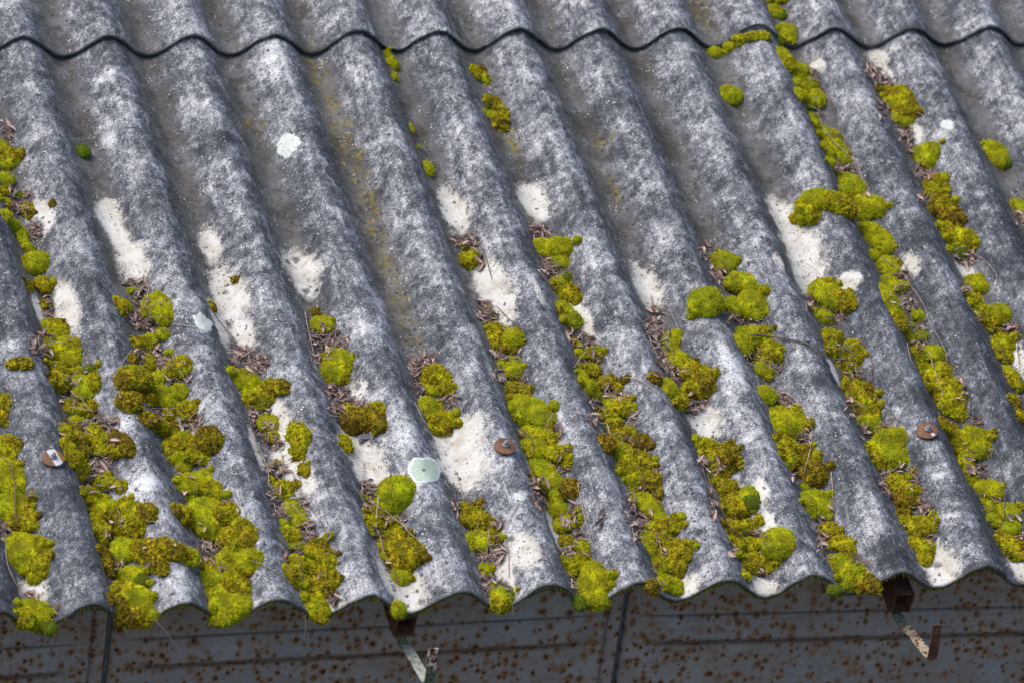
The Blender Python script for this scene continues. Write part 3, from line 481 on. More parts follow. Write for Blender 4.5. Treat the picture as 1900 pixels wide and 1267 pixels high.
# ------------------------------------------------------------------ garage: wall of pressed steel panels
YW = .17
seam_l = wray(205, 1160, YW)[0]; seam_r = wray(1160, 1130, YW)[0]
PW = seam_r-seam_l
ztop = Z0-.03+YW*math.tan(PITCH)-.01
def wall_panel(x0, x1, tl, tr):
    # one pressed bead with a sharp upper edge and a sloping lower edge, between tl (z at left) and tr (z at right)
    xs = np.concatenate([[x0], np.linspace(x0+.004, x1-.035, 70), [x1-.0315, x1-.0305, x1-.029, x1-.018, x1-.007, x1-.0055, x1-.0045], [x1]])
    zr = np.concatenate([np.linspace(ztop, Z0-.135, 14), np.linspace(Z0-.136, Z0-.29, 70), np.linspace(Z0-.30, .02, 24)])
    Xg, Zg = np.meshgrid(xs, zr)
    tz = tl+(tr-tl)*(Xg-x0)/(x1-x0)
    d = tz-Zg                                           # metres below the bead's upper edge
    ends = np.minimum(Xg-x0-.035, x1-.06-Xg)
    prof = .25*sst(-.0005, .0015, d)+.75*np.clip(d/.042, 0, 1)
    prof *= (1-sst(.043, .070, d))
    dp = .017*prof*sst(0, .06, ends)
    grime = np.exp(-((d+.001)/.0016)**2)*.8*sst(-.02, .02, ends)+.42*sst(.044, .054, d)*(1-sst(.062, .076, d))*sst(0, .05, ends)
    e2 = np.minimum(Xg-x0, x1-Xg); dp += .004*noise(Xg*2.2, Zg*2.5, 3)*sst(0, .08, e2)
    rib = .0045*((Xg > x1-.031) & (Xg < x1-.005))+np.exp(-((Xg-(x0+.006))/.005)**2)*.003
    dp += rib
    dp[:, 0] = -.006; dp[:, -1] = -.006
    Vv = np.stack([Xg, YW-dp, Zg], -1).reshape(-1, 3)
    c = len(xs); r = len(zr)
    i = (np.arange(r-1)[:, None]*c+np.arange(c-1)[None]).ravel(); F = np.stack([i, i+c, i+c+1, i+1], 1)
    rust = .75+.5*noise(Xg*3, Zg*4, 5)
    uvm = np.stack([Xg.ravel(), Zg.ravel(), Xg.ravel()*0], 1)
    o = obj('wall_panel', mesh('wall_panel', Vv, F, dict(uvm=uvm, rust=np.clip(rust, .3, 1).ravel(), grime=np.maximum(grime, .5*np.exp(-(np.minimum(np.minimum(Xg-x0, x1-Xg), abs(Xg-x1+.031)*1.6)/.004)**2)).ravel()), True, [M_WALL]), garage)
    return o
zz = lambda x, y: wray(x, y, YW)[2]
def lineZ(pa, pb, xa, xb):   # z at xa, xb of the line through two surveyed points
    a, b = wray(*pa, YW), wray(*pb, YW); s = (b[2]-a[2])/(b[0]-a[0]); return a[2]+s*(xa-a[0]), a[2]+s*(xb-a[0])
G = .003
for i, (pa, pb) in {-1: ((0, 1203), (187, 1193)), 0: ((245, 1187), (1071, 1144)), 1: ((1180, 1143), (1900, 1125))}.items():
    xa, xb = seam_l+PW*i+G, seam_l+PW*(i+1)-G
    wall_panel(xa, xb, *lineZ(pa, pb, xa, xb))
for i in (-2, 2): wall_panel(seam_l+PW*i+G, seam_l+PW*(i+1)-G, Z0-.2, Z0-.2)
xl, xr = seam_l-2*PW, seam_l+3*PW
V_, F_ = join([box(((xl+xr)/2, YW+.012, 1.16), (xr-xl, .006, 2.3))]); obj('backing_plate', mesh('backing_plate', V_, F_, mats=[M_GREY]), garage)
YB = 3.15; zb = Z0-.06+YB*math.tan(PITCH)-.03
for xs_ in (xl+.006, xr-.006):
    v = np.array([(xs_-.01, YW+.02, 0), (xs_+.01, YW+.02, 0), (xs_-.01, YB, 0), (xs_+.01, YB, 0), (xs_-.01, YW+.02, ztop-.02), (xs_+.01, YW+.02, ztop-.02), (xs_-.01, YB, zb), (xs_+.01, YB, zb)])
    obj('side_wall', mesh('side_wall', v, [[0, 1, 5, 4], [2, 6, 7, 3], [0, 4, 6, 2], [1, 3, 7, 5], [4, 5, 7, 6], [0, 2, 3, 1]], mats=[M_GREY]), garage)
V_, F_ = join([box(((xl+xr)/2, YB+.02, zb/2), (xr-xl, .02, zb))]); obj('rear_wall', mesh('rear_wall', V_, F_, mats=[M_GREY]), garage)

# ------------------------------------------------------------------ garage: rafters (rusty box section) and gutter brackets
def rafter(nc, w_, h_):
    top = -A-TH-.004; c = nc*P; t = .0035; v0, v1 = -.004, 1.5
    parts = []
    for (uu, nn, su, sn) in ((0, top-t/2, w_, t), (0, top-h_+t/2, w_, t), (-w_/2+t/2, top-h_/2, t, h_-2*t), (w_/2-t/2, top-h_/2, t, h_-2*t)):
        v, f = box((0, 0, 0), (su, v1-v0, sn)); fr = v[:, 1] < 0; v[fr, 1] += RNG.uniform(-.003, .006, int(fr.sum())); vv = W(v[:, 0]+c+uu, v[:, 1]+(v0+v1)/2, v[:, 2]+nn); parts.append((vv, f))
    v, f = box((0, 0, 0), (w_-2*t-.001, .003, h_-2*t-.001)); parts.append((W(v[:, 0]+c, v[:, 1]+.03, v[:, 2]+top-h_/2), f))
    V_, F_ = join(parts); return obj('rafter', mesh('rafter', V_, F_, mats=[M_RUST]), garage), top-h_
def strap(path, w_, t_, twist, mat, name, parent):
    path = smooth_path(path, 6); n = len(path); T = np.gradient(path, axis=0); T /= np.linalg.norm(T, axis=1)[:, None]
    X = np.array([1., 0, 0]); V_ = []
    for i, p in enumerate(path):
        a = twist*i/(n-1); s = X-T[i]*(X@T[i]); s /= np.linalg.norm(s); nn = np.cross(T[i], s); s, nn = s*math.cos(a)+nn*math.sin(a), nn*math.cos(a)-s*math.sin(a)
        for (a1, b1) in ((-1, -1), (1, -1), (1, 1), (-1, 1)): V_.append(p+s*a1*w_/2+nn*b1*t_/2)
    F_ = [[i*4+j, i*4+(j+1) % 4, i*4+4+(j+1) % 4, i*4+4+j] for i in range(n-1) for j in range(4)]+[[3, 2, 1, 0], [(n-1)*4, (n-1)*4+1, (n-1)*4+2, (n-1)*4+3]]
    g = np.repeat(np.clip(1.25-np.arange(n)/(n-1)*1.45, 0, 1), 4)
    return obj(name, mesh(name, V_, F_, dict(green=g), mats=[mat]), parent)
for nc, bw, seen in ((3.47, .040, 'w'), (9.13, .040, 'r'), (14.8, .040, ''), (-2.2, .040, '')):
    r_, nb = rafter(nc, bw, .048)
    base = W(nc*P, .0, nb-.003); x, y, z = base
    br = obj('gutter_bracket', None, garage, label={'w': 'white painted rusty gutter bracket', 'r': 'red brown gutter bracket with mossy strap'}.get(seen, 'plain rusty gutter bracket'))
    dx = .012 if seen == 'w' else .018
    strap([(x-.004, y+.10, z+.024), (x-.004, y-.004, z-.002), (x+dx*.35, y-.045, z-.012), (x+dx, y-.118, z-.021), (x+dx+.002, y-.132, z-.022)], .020, .003, .12, M_STRAPG if seen == 'w' else M_STRAPB, 'strap', br)
    mh = M_HOOKW if seen == 'w' else M_HOOKR
    strap([(x+dx+.004, y-.135, z-.024), (x+dx+.005, y-.134, z-.002), (x+dx+.006, y-.130, z+.025), (x+dx+.007, y-.126, z+.046)], .0195, .0028, .1, mh, 'hook_plate', br)

# ------------------------------------------------------------------ garage: roof screws with saddle washers
def screw(X, Y, zinc, label):
    q, _ = hit(X, Y, .006); uc, vc = q[0], q[1]
    s = obj('roof_screw', None, garage, label=label)
    s0 = float(surf(uc, vc)); sl = float(wave(uc+.006)-wave(uc-.006))/.012*.8; r0 = .0210; Vv, Fv, Zv = [], [], []; K = 36; rings = [.0, .2, .4, .6, .8, 1.0]
    def wpt(a, r, dn):
        rr = r0*r*(1+.05*math.sin(2*a+.7)+.03*math.sin(3*a)); u = rr*math.cos(a); v = rr*math.sin(a)*1.08
        return uc+u, vc+v, s0+sl*u+.0062-u*u*9+dn
    for dn in (0, -.0032):
        for r in rings:
            for i in range(K):
                a = 2*math.pi*i/K; Vv.append(wpt(a, max(r, .02), dn))
                pu, pv = Vv[-1][0]-uc, Vv[-1][1]-vc
                Zv.append(1-sst(.006, .011, abs(pu-.0035+.25*pv)) if zinc >= 1 else .95*float(zinc > 0)*math.exp(-((pu-.006)/.0055)**2-((pv+.014)/.005)**2))
    nr = len(rings)
    for s_ in (0, 1):
        for r in range(nr-1):
            for i in range(K):
                f = [s_*nr*K+r*K+i, s_*nr*K+r*K+(i+1) % K, s_*nr*K+(r+1)*K+(i+1) % K, s_*nr*K+(r+1)*K+i]; Fv.append(f[::-1] if s_ == 0 else f)
    for i in range(K): a = (nr-1)*K+i; b = (nr-1)*K+(i+1) % K; Fv.append([a, b, b+nr*K, a+nr*K])
    Vv = np.array(Vv)
    obj('washer', mesh('washer', W(Vv[:, 0], Vv[:, 1], Vv[:, 2]), Fv, dict(zinc=Zv), False, [M_WASH]), s)
    prof = [(.0001, .0015, 24), (.0068, .0015, 24), (.0068, .0028, 24), (.0052, .0042, 24), (.0046, .0043, 6), (.0046, .0088, 6), (.0026, .0096, 6), (.0024, .0125, 6), (.0001, .0128, 6)]
    V2, F2 = [], []; K = 24
    for (r, h, k_) in prof:
        for i in range(K):
            a = 2*math.pi*i/K; rr = r
            if k_ == 6: b = (a % (math.pi/3))-math.pi/6; rr = r*math.cos(math.pi/6)/math.cos(b)
            V2.append((uc+rr*math.cos(a), vc+rr*math.sin(a), s0+.0058+h))
    for r in range(len(prof)-1):
        for i in range(K): F2.append([r*K+i, r*K+(i+1) % K, (r+1)*K+(i+1) % K, (r+1)*K+i])
    V2 = np.array(V2); obj('bolt', mesh('bolt', W(V2[:, 0], V2[:, 1], V2[:, 2]), F2, mats=[M_ZINC]), s)
screw(99, 848, 1.0, 'rusty roof screw washer with a white zinc streak'); screw(938, 826, 0., 'plain brown roof screw washer'); screw(1722, 797, .62, 'dark rusty roof screw washer with a small white fleck')

# ------------------------------------------------------------------ lichen crusts
def lichen(z, x, y, rx, ry, ang, mint, label, th=.0009):
    K = 80; rings = [0.02, .3, .55, .78, .92, 1.0]; ca, sa = math.cos(ang), math.sin(ang); V_, rg = [], []
    sd_ = random.random()*50
    for r in rings:
        for i in range(K):
            a = 2*math.pi*i/K; w_ = 1+(.16 if mint else .30)*float(noise(math.cos(a)*1.6+sd_, math.sin(a)*1.6))+(.05 if mint else .16)*float(noise(math.cos(a)*5+sd_, math.sin(a)*5))+(.035 if mint else .09)*float(noise(math.cos(a)*12+sd_, math.sin(a)*12))
            ex, ey = rx*r*w_*math.cos(a), ry*r*w_*math.sin(a)
            q, _ = hit(*px(z, x+ex*ca-ey*sa, y+ex*sa+ey*ca)); t = th*(1 if r < .95 else -.2)
            V_.append((q[0], q[1], float(surf(q[0], q[1]))+t+.0006)); rg.append(r)
    F_ = [[r*K+i, r*K+(i+1) % K, (r+1)*K+(i+1) % K, (r+1)*K+i][::-1] for r in range(len(rings)-1) for i in range(K)]
    V_ = np.array(V_); P_ = W(V_[:, 0], V_[:, 1], V_[:, 2]); c = P_[:K].mean(0)
    obj('lichen', mesh('lichen', P_-c, F_, dict(ring=rg, mint=np.full(len(rg), mint)), True, [M_LICH]), None, c, label, 'lichen', 'pale lichens on the roof')
lichen('TL', 1575, 795, 52, 72, .62, .0, 'pale mint white lichen on a ridge below the upper sheets, left of centre')
lichen('ML', 1112, 535, 38, 66, -.75, .0, 'white tongue-shaped lichen on the third ridge from the left screw')
lichen('BM', 462, 105, 92, 74, .25, 1., 'large round green lichen with white rim and dark centre')
lichen('TR', 1465, 685, 40, 30, .3, .0, 'small ragged white lichen on a dark ridge, upper right', .0008)
lichen('BM', 985, 252, 34, 18, .5, .0, 'tiny white lichen fleck below the middle screw', .0008)

# ------------------------------------------------------------------ moss
def ico(sub):
    import bmesh
    bm = bmesh.new(); bmesh.ops.create_icosphere(bm, subdivisions=sub, radius=1)
    v = np.array([x.co[:] for x in bm.verts]); bm.verts.ensure_lookup_table(); f = np.array([[q.index for q in p.verts] for p in bm.faces]); bm.free(); return v, f
ICO = {4: ico(5), 3: ico(4), 2: ico(3)}
BR = {'L': .08, 'Y': .50, 'B': .95, 'G': .1}
def sprigs(Pn, Nn, size, brown, green, rnd):
    k = len(Pn); t = np.cross(Nn, RNG.normal(size=(k, 3))); t /= np.linalg.norm(t, axis=1)[:, None]+1e-9; b = np.cross(Nn, t)
    s = size*RNG.uniform(.7, 1.3, k)[:, None]; vs_ = []
    lean = RNG.normal(size=(k, 3))*.30
    for i in range(3):
        a = 2*math.pi*i/3; vs_.append(Pn+s*.62*(math.cos(a)*t+math.sin(a)*b)-Nn*s*.3)
    vs_.append(Pn+(Nn+lean)*s*1.05)
    V_ = np.stack(vs_, 1).reshape(-1, 3); o = np.arange(k)[:, None]*4
    F_ = np.concatenate([o+np.array([[0, 1, 3]]), o+np.array([[1, 2, 3]]), o+np.array([[2, 0, 3]])])
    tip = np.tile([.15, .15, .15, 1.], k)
    return V_, F_, tip, np.repeat(brown, 4), np.repeat(green, 4), np.repeat(rnd, 4)
CL = []
for z, rows in MOSS.items():
    for row in rows:
        tk = row.split(); lobes = []
        for c, s in zip(tk[::2], tk[1::2]):
            x, y, rx, ry = map(float, s.split(','))
            X, Y = px(z, x, y); ru = rx/ZS/938; rm = ry/ZS/978
            one = len(tk) == 2
            h = max(.005, min((.78 if one and c == 'L' else .66)*ru, .82*rm, .025 if c in 'LG' else .021))
            rv = math.sqrt(max(rm*rm-(.55*h)**2, (.6*rm)**2))/.67
            rv = min(rv, 2.0*ru+.01)
            q, _ = hit(X, Y, .22*h)
            fu = 1.10 if z == 'TR' else 1.0; lobes.append((q[0], q[1], q[2], ru*1.12*fu, rv*1.10*fu, h*fu, c))
        for l in list(lobes):       # crumbs and young shoots along the edge
            for _ in range((0 if l[3] < .026 else 2) if one and l[6] in 'LG' else 2 if l[6] in 'LG' else 5):
                a = RNG.uniform(0, 6.283); k_ = RNG.uniform(.70, .94); r_ = float(np.clip(RNG.uniform(.20, .40)*l[3], .0032, .0105)); d_ = RNG.uniform(.8, 1.4)
                u_, v_ = l[0]+l[3]*k_*math.cos(a), l[1]+l[4]*k_*math.sin(a)
                if v_ < -.004 or math.cos(2*math.pi*u_/P) > .45: continue
                h_ = .7*r_; lobes.append((u_, v_, float(surf(u_, v_))+.25*h_+.10*l[5], r_, r_*d_, h_+.12*l[5], str(RNG.choice(list('LYYB' if l[6] == 'Y' else 'LLYY' if l[6] in 'LG' else 'YBBB')))))
        CL.append((lobes, z))
for lobes, z in CL:
    for l in lobes: EL.append(l[:6])
def build_moss(lobes):
    nbase = 0; SM = []; nmain = max(1, sum(1 for l in lobes if l[3] > .0106)); L = np.array([l[:6] for l in lobes]); VV, FF, TT, BB, GG, RR = [], [], [], [], [], []; off = 0
    seed = RNG.uniform(0, 90)
    rnd0 = RNG.uniform(0, 1)
    for i, l in enumerate(lobes):
        c, r = np.array(l[:3]), np.array(l[3:6]); v, f = ICO[4 if l[3] > .021 else 3 if l[3] > .009 else 2]
        nn = v/r; nn /= np.linalg.norm(nn, axis=1)[:, None]
        def disp(vv):
            p = c+vv*r; q = p*np.array([1, 1, 1.])
            big = fbm(q[:, 0]*45+seed, q[:, 1]*38, q[:, 2]*45, 2)
            med = noise(q[:, 0]*130+seed, q[:, 1]*110, q[:, 2]*130)
            o_ = (.14 if l[6] in 'LG' else .22)*min(r.min(), .02)*big+(.0010 if l[6] in 'LG' else .0027)*med+(.0006 if l[6] in 'LG' else .0014)*noise(q[:, 0]*260, q[:, 1]*230+seed, q[:, 2]*260)
            for j in (range(nmain) if i < nmain else ()):      # grown together: fill the crease between neighbours
                if j != i:
                    dj = (np.sqrt((((p-L[j, :3])/L[j, 3:])**2).sum(1))-1)*L[j, 3:].min()
                    o_ = o_+np.clip(1-abs(dj)/.011, 0, 1)**2*.0028
            return o_
        d = disp(v); p = c+v*r+nn*d[:, None]
        base = surf(p[:, 0], p[:, 1])-.0035
        keep = (p[:, 2] > base) | (p[:, 1] < -.002)
        for j in range(nmain):
            if j != i: keep &= (((p-L[j, :3])/L[j, 3:])**2).sum(1) > .72
        fk = f[keep[f].any(1)]
        us_ = np.unique(fk); mp = np.full(len(p), -1); mp[us_] = np.arange(len(us_)); pk = p[us_]; nk = len(us_)
        if nk < 4: continue
        VV.append(pk); FF.append(mp[fk]+off); off += nk; SM.append(np.ones(len(fk), bool))
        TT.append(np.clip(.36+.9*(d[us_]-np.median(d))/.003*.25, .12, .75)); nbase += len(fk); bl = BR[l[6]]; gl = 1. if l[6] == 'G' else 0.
        BB.append(np.full(nk, bl)); GG.append(np.full(nk, gl)); RR.append(np.full(nk, rnd0))
        # sprigs
        area = 2*math.pi*((l[3]*l[4])**.8+(l[3]*l[5])**.8+(l[4]*l[5])**.8)**1.0/3; area = 4*math.pi*(((l[3]*l[4])**1.6+(l[3]*l[5])**1.6+(l[4]*l[5])**1.6)/3)**(1/1.6)*.62
        k = int(area/8.6e-6)
        sv = RNG.normal(size=(k, 3)); sv /= np.linalg.norm(sv, axis=1)[:, None]
        wgt = np.linalg.norm(sv/r, axis=1)*r.min(); sv = sv[RNG.uniform(0, 1, k) < np.clip(wgt+.15, 0, 1)]
        sn = sv/r; sn /= np.linalg.norm(sn, axis=1)[:, None]; sp = c+sv*r+sn*disp(sv)[:, None]
        ok = (sp[:, 2] > surf(sp[:, 0], sp[:, 1])-.001) | (sp[:, 1] < -.002)
        for j in range(len(L)):
            if j != i: ok &= (((sp-L[j, :3])/L[j, 3:])**2).sum(1) > .86
        sp, sn = sp[ok], sn[ok]
        if len(sp):
            nb_ = len(sp); sz = .0024 if l[6] in 'LG' else .0029
            V_, F_, t_, b_, g_, r_ = sprigs(sp, sn, sz, np.clip(bl+.16*RNG.normal(size=nb_), 0, 1.2), np.full(nb_, gl), np.full(nb_, rnd0))
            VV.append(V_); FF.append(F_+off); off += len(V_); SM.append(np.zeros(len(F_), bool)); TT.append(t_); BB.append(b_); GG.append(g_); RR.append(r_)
    V = np.concatenate(VV); X = W(V[:, 0], V[:, 1], V[:, 2])
    cu, cv = L[:, 0].mean(), L[:, 1].mean(); o = W(cu, cv, float(surf(cu, cv)))
    return X-o, np.concatenate(FF), np.concatenate(SM), dict(tip=np.concatenate(TT), brown=np.concatenate(BB), green=np.concatenate(GG), rnd=np.concatenate(RR)), o, (cu, cv)
info = []
for lobes, z in CL:
    lobes = [l for l in lobes if l[3] > .0106] or lobes[:1]; L = np.array([l[:6] for l in lobes]); info.append([valley(L[:, 0].mean()), L[:, 1].mean()])
order = {}
for i, (j, v) in enumerate(info): order.setdefault(j, []).append((v, i))
rank = {}
for j, l in order.items():
    for r_, (v, i) in enumerate(sorted(l)): rank[i] = r_+1
MC = []
for i, (lobes, z) in enumerate(CL):
    X, F, sm, at, o, (cu, cv) = build_moss(lobes); MC.append((cu, cv, rank[i], info[i][0]))
    lobes = [l for l in lobes if l[3] > .0106] or lobes[:1]; cs = [l[6] for l in lobes]; col = {'L': 'lime', 'Y': 'yellow-olive', 'B': 'brown-tipped', 'G': 'dark green'}[max(set(cs), key=cs.count)]
    big = sum(l[3]*l[4] for l in lobes); size = 'tiny' if big < .00025 else 'small' if big < .0008 else 'large' if big > .0032 else ''
    L = np.array([l[:6] for l in lobes]); eu, ev = np.ptp(L[:, 0])+2*L[:, 3].mean(), np.ptp(L[:, 1])+2*L[:, 4].mean()
    shp = 'round' if len(lobes) == 1 and ev < 1.8*eu else 'long' if ev > 2.2*eu else 'wide' if eu > 1.25*ev else 'lumpy'
    lab = ' '.join(x for x in (size, shp, col, 'moss, %s from eave,' % ordn(rank[i]), vname(info[i][0])) if x)
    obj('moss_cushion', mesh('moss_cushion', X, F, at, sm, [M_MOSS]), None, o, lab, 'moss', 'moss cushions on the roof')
# thin fringe of moss on the underside of the eave edge
k = 5200; u = RNG.uniform(-.8, 2.75, k); keep = noise(u*9, u*0+2.2) > -.22+.25*RNG.normal(size=k); u = u[keep]; k = len(u)
nn_ = np.tile([0, -.75, -.66], (k, 1)); pp = np.stack([u, np.full(k, -.0015)+RNG.uniform(-.001, .006, k), surf(u, u*0)-TH-RNG.uniform(-.003, .001, k)], 1)
V_, F_, t_, b_, g_, r_ = sprigs(pp, nn_, .0030, np.clip(.75+.4*noise(u*20, u*0), 0, 1.2), np.clip(.5+.6*noise(u*13, u*0+8), 0, 1), np.zeros(k))
obj('moss_fringe', mesh('moss_fringe', W(V_[:, 0], V_[:, 1], V_[:, 2]), F_, dict(tip=t_*.5, brown=b_, green=g_, rnd=r_), False, [M_MOSS]), None, (0, 0, 0), 'thin dark fringe of moss and grime along the eave edge', 'moss', None, 'stuff')

# ------------------------------------------------------------------ dry leaves
def leaf_mesh(ln, wd, curl, bend, twist, cols=3, segs=6):
    V_ = []
    for i in range(segs+1):
        t = i/segs; ww = wd*max(.06, math.sin(math.pi*min(1, t**.85))**.75)/2; a0 = bend*(t-.5)
        cx = ln*(math.sin(a0)/bend if abs(bend) > .05 else (t-.5)); cz = ln*(1-math.cos(a0))/bend if abs(bend) > .05 else 0
        for j in range(cols):
            s = (j/(cols-1)*2-1); ang = s*curl; rad = ww/max(curl, .2)
            y, zz_ = rad*math.sin(ang), rad*(1-math.cos(ang)); tw = twist*(t-.5)
            V_.append((cx, y*math.cos(tw)-zz_*math.sin(tw), cz+y*math.sin(tw)+zz_*math.cos(tw)))
    F_ = [[i*cols+j, i*cols+j+1, (i+1)*cols+j+1, (i+1)*cols+j] for i in range(segs) for j in range(cols-1)]
    return np.array(V_), np.array(F_)
LV = [leaf_mesh(.0235*random.uniform(.75, 1.2), .0108*random.uniform(.7, 1.3), random.uniform(.5, 1.9), random.uniform(-1.4, 1.6), random.uniform(-1.4, 1.4), 5) for _ in range(14)]
LM = [mesh('dry_leaf', v, f, None, True, [M_LEAF]) for v, f in LV]
spots = []
for z, lst in LITTER.items():
    for (x, y, rx, ry) in lst:
        k = max(2, int(math.pi*rx*ry/ZS**2/110*2.6))
        for _ in range(k):
            a, r_ = RNG.uniform(0, 6.283), math.sqrt(RNG.uniform())*1.05
            q, kind = hit(*px(z, x+rx*r_*math.cos(a), y+ry*r_*math.sin(a)), 0, True)
            if kind == 'moss' and RNG.uniform() < .62: continue
            spots.append((q, RNG.uniform(.5, 1.15)))
for _ in range(160):      # stray ones on the moss and in the troughs lower down
    X, Y = RNG.uniform(0, 1900), RNG.uniform(560, 1090); q, kind = hit(X, Y, 0, True)
    if kind == 'moss': spots.append((q, RNG.uniform(.5, .9)))
spots.sort(key=lambda s: -s[1])
def basis():
    a = RNG.uniform(0, 6.283); t = RNG.normal(size=3)*.42; n = EN+t; n /= np.linalg.norm(n); x = np.array([math.cos(a), math.sin(a), 0.]); x -= n*(x@n); x /= np.linalg.norm(x)
    return np.stack([x, np.cross(n, x), n], 1)
big = []
for i, (q, s) in enumerate(spots[:296]):
    o = bpy.data.objects.new('dry_leaf', LM[i % len(LM)]); C.objects.link(o); B_ = basis()*s; p = W(q[0], q[1], q[2]+.0025+RNG.uniform(0, .006))
    o.matrix_world = Matrix([[*B_[r], p[r]] for r in range(3)]+[[0, 0, 0, 1]]); vn = vname(valley(q[0]))
    vj = valley(q[0]); near = [m for m in MC if m[3] == vj] or MC; m = min(near, key=lambda m: (m[0]-q[0])**2+(m[1]-q[1])**2); du, dv = q[0]-m[0], q[1]-m[1]
    side = 'on' if math.hypot(du, dv) < .012 else ('above' if dv > 0 else 'below') if abs(dv) > abs(du) else ('right of' if du > 0 else 'left of')
    o['label'] = 'curled brown dry leaf %s %s moss from eave, %s' % (side, ordn(m[2]), vn); o['category'] = 'leaf'; o['group'] = 'dry leaves in the '+vn
parts, rn = [], []
for i, (q, s) in enumerate(spots[296:]):
    v, f = LV[int(RNG.integers(len(LV)))]; p = W(q[0], q[1], q[2]+.001+RNG.uniform(0, .004)); parts.append((v@(basis()*s).T+p, f)); rn += [RNG.uniform()]*len(v)
for i in range(1500):     # needles and stalks in the litter
    q, s = spots[int(RNG.integers(len(spots)))]; B_ = basis(); ln = RNG.uniform(.015, .05); p = W(q[0]+RNG.normal()*.006, q[1]+RNG.normal()*.012, q[2]+RNG.uniform(.001, .008))
    v, f = tube([p-B_[:, 0]*ln/2, p+B_[:, 2]*.002, p+B_[:, 0]*ln/2], .0005, 3); parts.append((v, f)); rn += [RNG.uniform(.2, .8)]*len(v)
V_, F_ = join(parts)
obj('leaf_litter', mesh('leaf_litter', V_, F_, dict(rnd=rn), True, [M_LEAF]), None, (0, 0, 0), 'litter of small dry leaves and needles lying in the roof valleys', 'leaf litter', None, 'stuff')
def big_leaf(z, x, y, rotz, sc, m, label):
    q, _ = hit(*px(z, x, y), 0, True); o = bpy.data.objects.new('large_leaf', m); C.objects.link(o); p = W(q[0], q[1], q[2]+.005)
    xx = math.cos(rotz)*EU+math.sin(rotz)*EV; B_ = np.stack([xx, np.cross(EN, xx), EN], 1)*sc
    o.matrix_world = Matrix([[*B_[r], p[r]] for r in range(3)]+[[0, 0, 0, 1]]); o['label'] = label; o['category'] = 'leaf'
v, f = leaf_mesh(.036, .011, 1.3, .5, .5, 5, 8); LBIG = mesh('large_leaf', v, f, None, True, [mat_flat('brown_leaf', (.085, .055, .045), (.16, .11, .095))])
v, f = leaf_mesh(.034, .015, .4, .25, .2, 5, 8); LGREY = mesh('large_leaf', v, f, None, True, [mat_flat('slate_leaf', (.10, .10, .12), (.16, .16, .18))])
big_leaf('BM', 1432, 345, 1.0, .9, LBIG, 'upper of two curled brown leaves on the ridge right of the middle screw'); big_leaf('BM', 1420, 400, .75, 1.1, LBIG, 'lower of two curled brown leaves on the ridge right of the middle screw')
big_leaf('MM', 138, 1160, .1, 1.0, LGREY, 'slate grey leaf below the brown moss clod left of the middle screw')
v, f = leaf_mesh(.022, .010, .3, .2, .1, 5, 8); LPALE = mesh('large_leaf', v, f, None, True, [mat_flat('pale_leaf', (.62, .55, .40), (.75, .70, .58))])
big_leaf('ML', 985, 1110, 1.7, 1.0, LPALE, 'small pale cream leaf on moss right of the left screw')
big_leaf('BR', 740, 205, .1, .9, LPALE, 'pale cream leaf above a lime moss cushion, lower right')

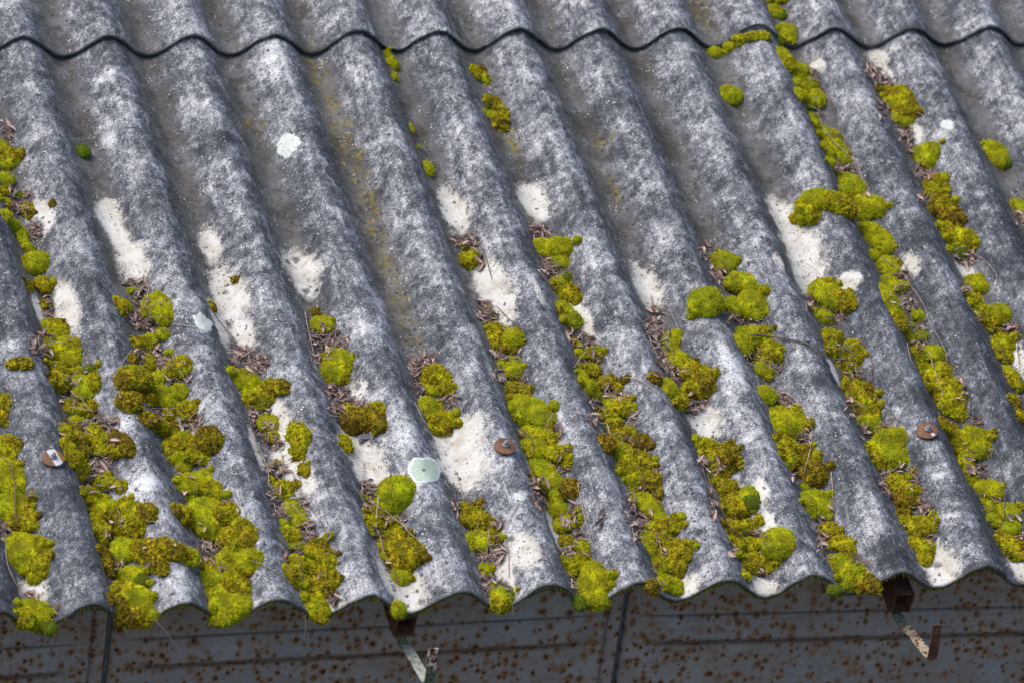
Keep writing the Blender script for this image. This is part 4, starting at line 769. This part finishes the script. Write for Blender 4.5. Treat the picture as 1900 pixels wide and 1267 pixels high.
# ------------------------------------------------------------------ stems and the forked twig
SC = {}
todo = []
for z, lst in STEMS.items():
    for s in lst:
        pts = [tuple(map(float, t.split(','))) for t in s.split()]
        P3 = []
        for (x, y) in smooth_path(np.array(pts), 3):
            q, kd = hit(*px(z, x, y), 0, True); P3.append((q[0], q[1], q[2]+.003+.002*RNG.uniform()))
        P3 = np.array(P3); P3[1:-1, 2] = np.maximum(P3[1:-1, 2], .5*(P3[:-2, 2]+P3[2:, 2])); todo.append(P3)
todo.sort(key=lambda p: p[:, 1].mean())
for i, P3 in enumerate(todo):
    j = valley(P3[:, 0].mean()); SC[j] = SC.get(j, 0)+1
    pts = W(P3[:, 0], P3[:, 1], P3[:, 2]); pts = smooth_path(pts, 3); n_ = len(pts); c = pts[0]
    mt = (M_STEM, M_NEED, M_STEM, M_TWIG)[i % 4]; rad = np.interp(np.linspace(0, 1, n_), [0, .7, 1], [.00105, .00085, .0005])*random.uniform(.75, 1.15)
    v, f = tube(pts-c, rad, 5)
    obj('straw', mesh('straw', v, f, None, True, [mt]), None, c, 'thin %s dry straw, %s from eave, %s' % ({M_STEM: 'tan', M_NEED: 'reddish', M_TWIG: 'grey'}[mt], ordn(SC[j]), vname(j)), 'straw', 'dry straws on the roof')
for zpts, lab, yo in ((('BL', '840,915 920,1000 980,1090 1005,1170'), 'long pale straw hanging off the eave below left screw', -.03), (('BL', '1670,895 1672,960 1660,1025'), 'short straight pale straw hanging off the eave left of the white bracket', -.02), (('BM', '930,740 945,830 950,905'), 'thin pale straw hanging from eave moss right of the white bracket', -.03)):
    z, s = zpts; pts = np.array([wray(*px(z, *map(float, t.split(','))), yo) for t in s.split()]); pts = smooth_path(pts, 6); v, f = tube(pts-pts[0], np.linspace(.0011, .0006, len(pts)), 5)
    obj('straw', mesh('straw', v, f, None, True, [M_STEM]), None, pts[0], lab, 'straw', 'dry straws on the roof')
tw = obj('forked_twig', None, None, (0, 0, 0), 'grey forked twig lying across two moss runs and the ridge left of right screw', 'twig')
for i, s in enumerate(TWIG):
    pts = []
    for t in s.split():
        q, _ = hit(*px('MR', *map(float, t.split(','))), 0, True); pts.append([q[0], q[1], q[2]+.006])
    pts = np.array(pts)
    if i == 0: pts[:, 2] = np.maximum(pts[:, 2], np.interp(np.arange(len(pts)), [0, 1, 3, len(pts)-1], [pts[0, 2], pts[1, 2], pts[3, 2], pts[-1, 2]]))
    P3 = smooth_path(W(pts[:, 0], pts[:, 1], pts[:, 2]), 5)
    if i == 0: tw.location = P3[0]; TWO = P3[0]
    v, f = tube(P3-TWO, np.linspace(.0022, .0009, len(P3)) if i == 0 else np.linspace(.0013, .0006, len(P3)), 6)
    obj('stalk' if i == 0 else 'side_shoot', mesh('stalk' if i == 0 else 'side_shoot', v, f, None, True, [M_TWIG]), tw)

0 and print('TRIS', sum(len(p.vertices)-2 for o in bpy.data.objects if o.type == 'MESH' for p in o.data.polygons))
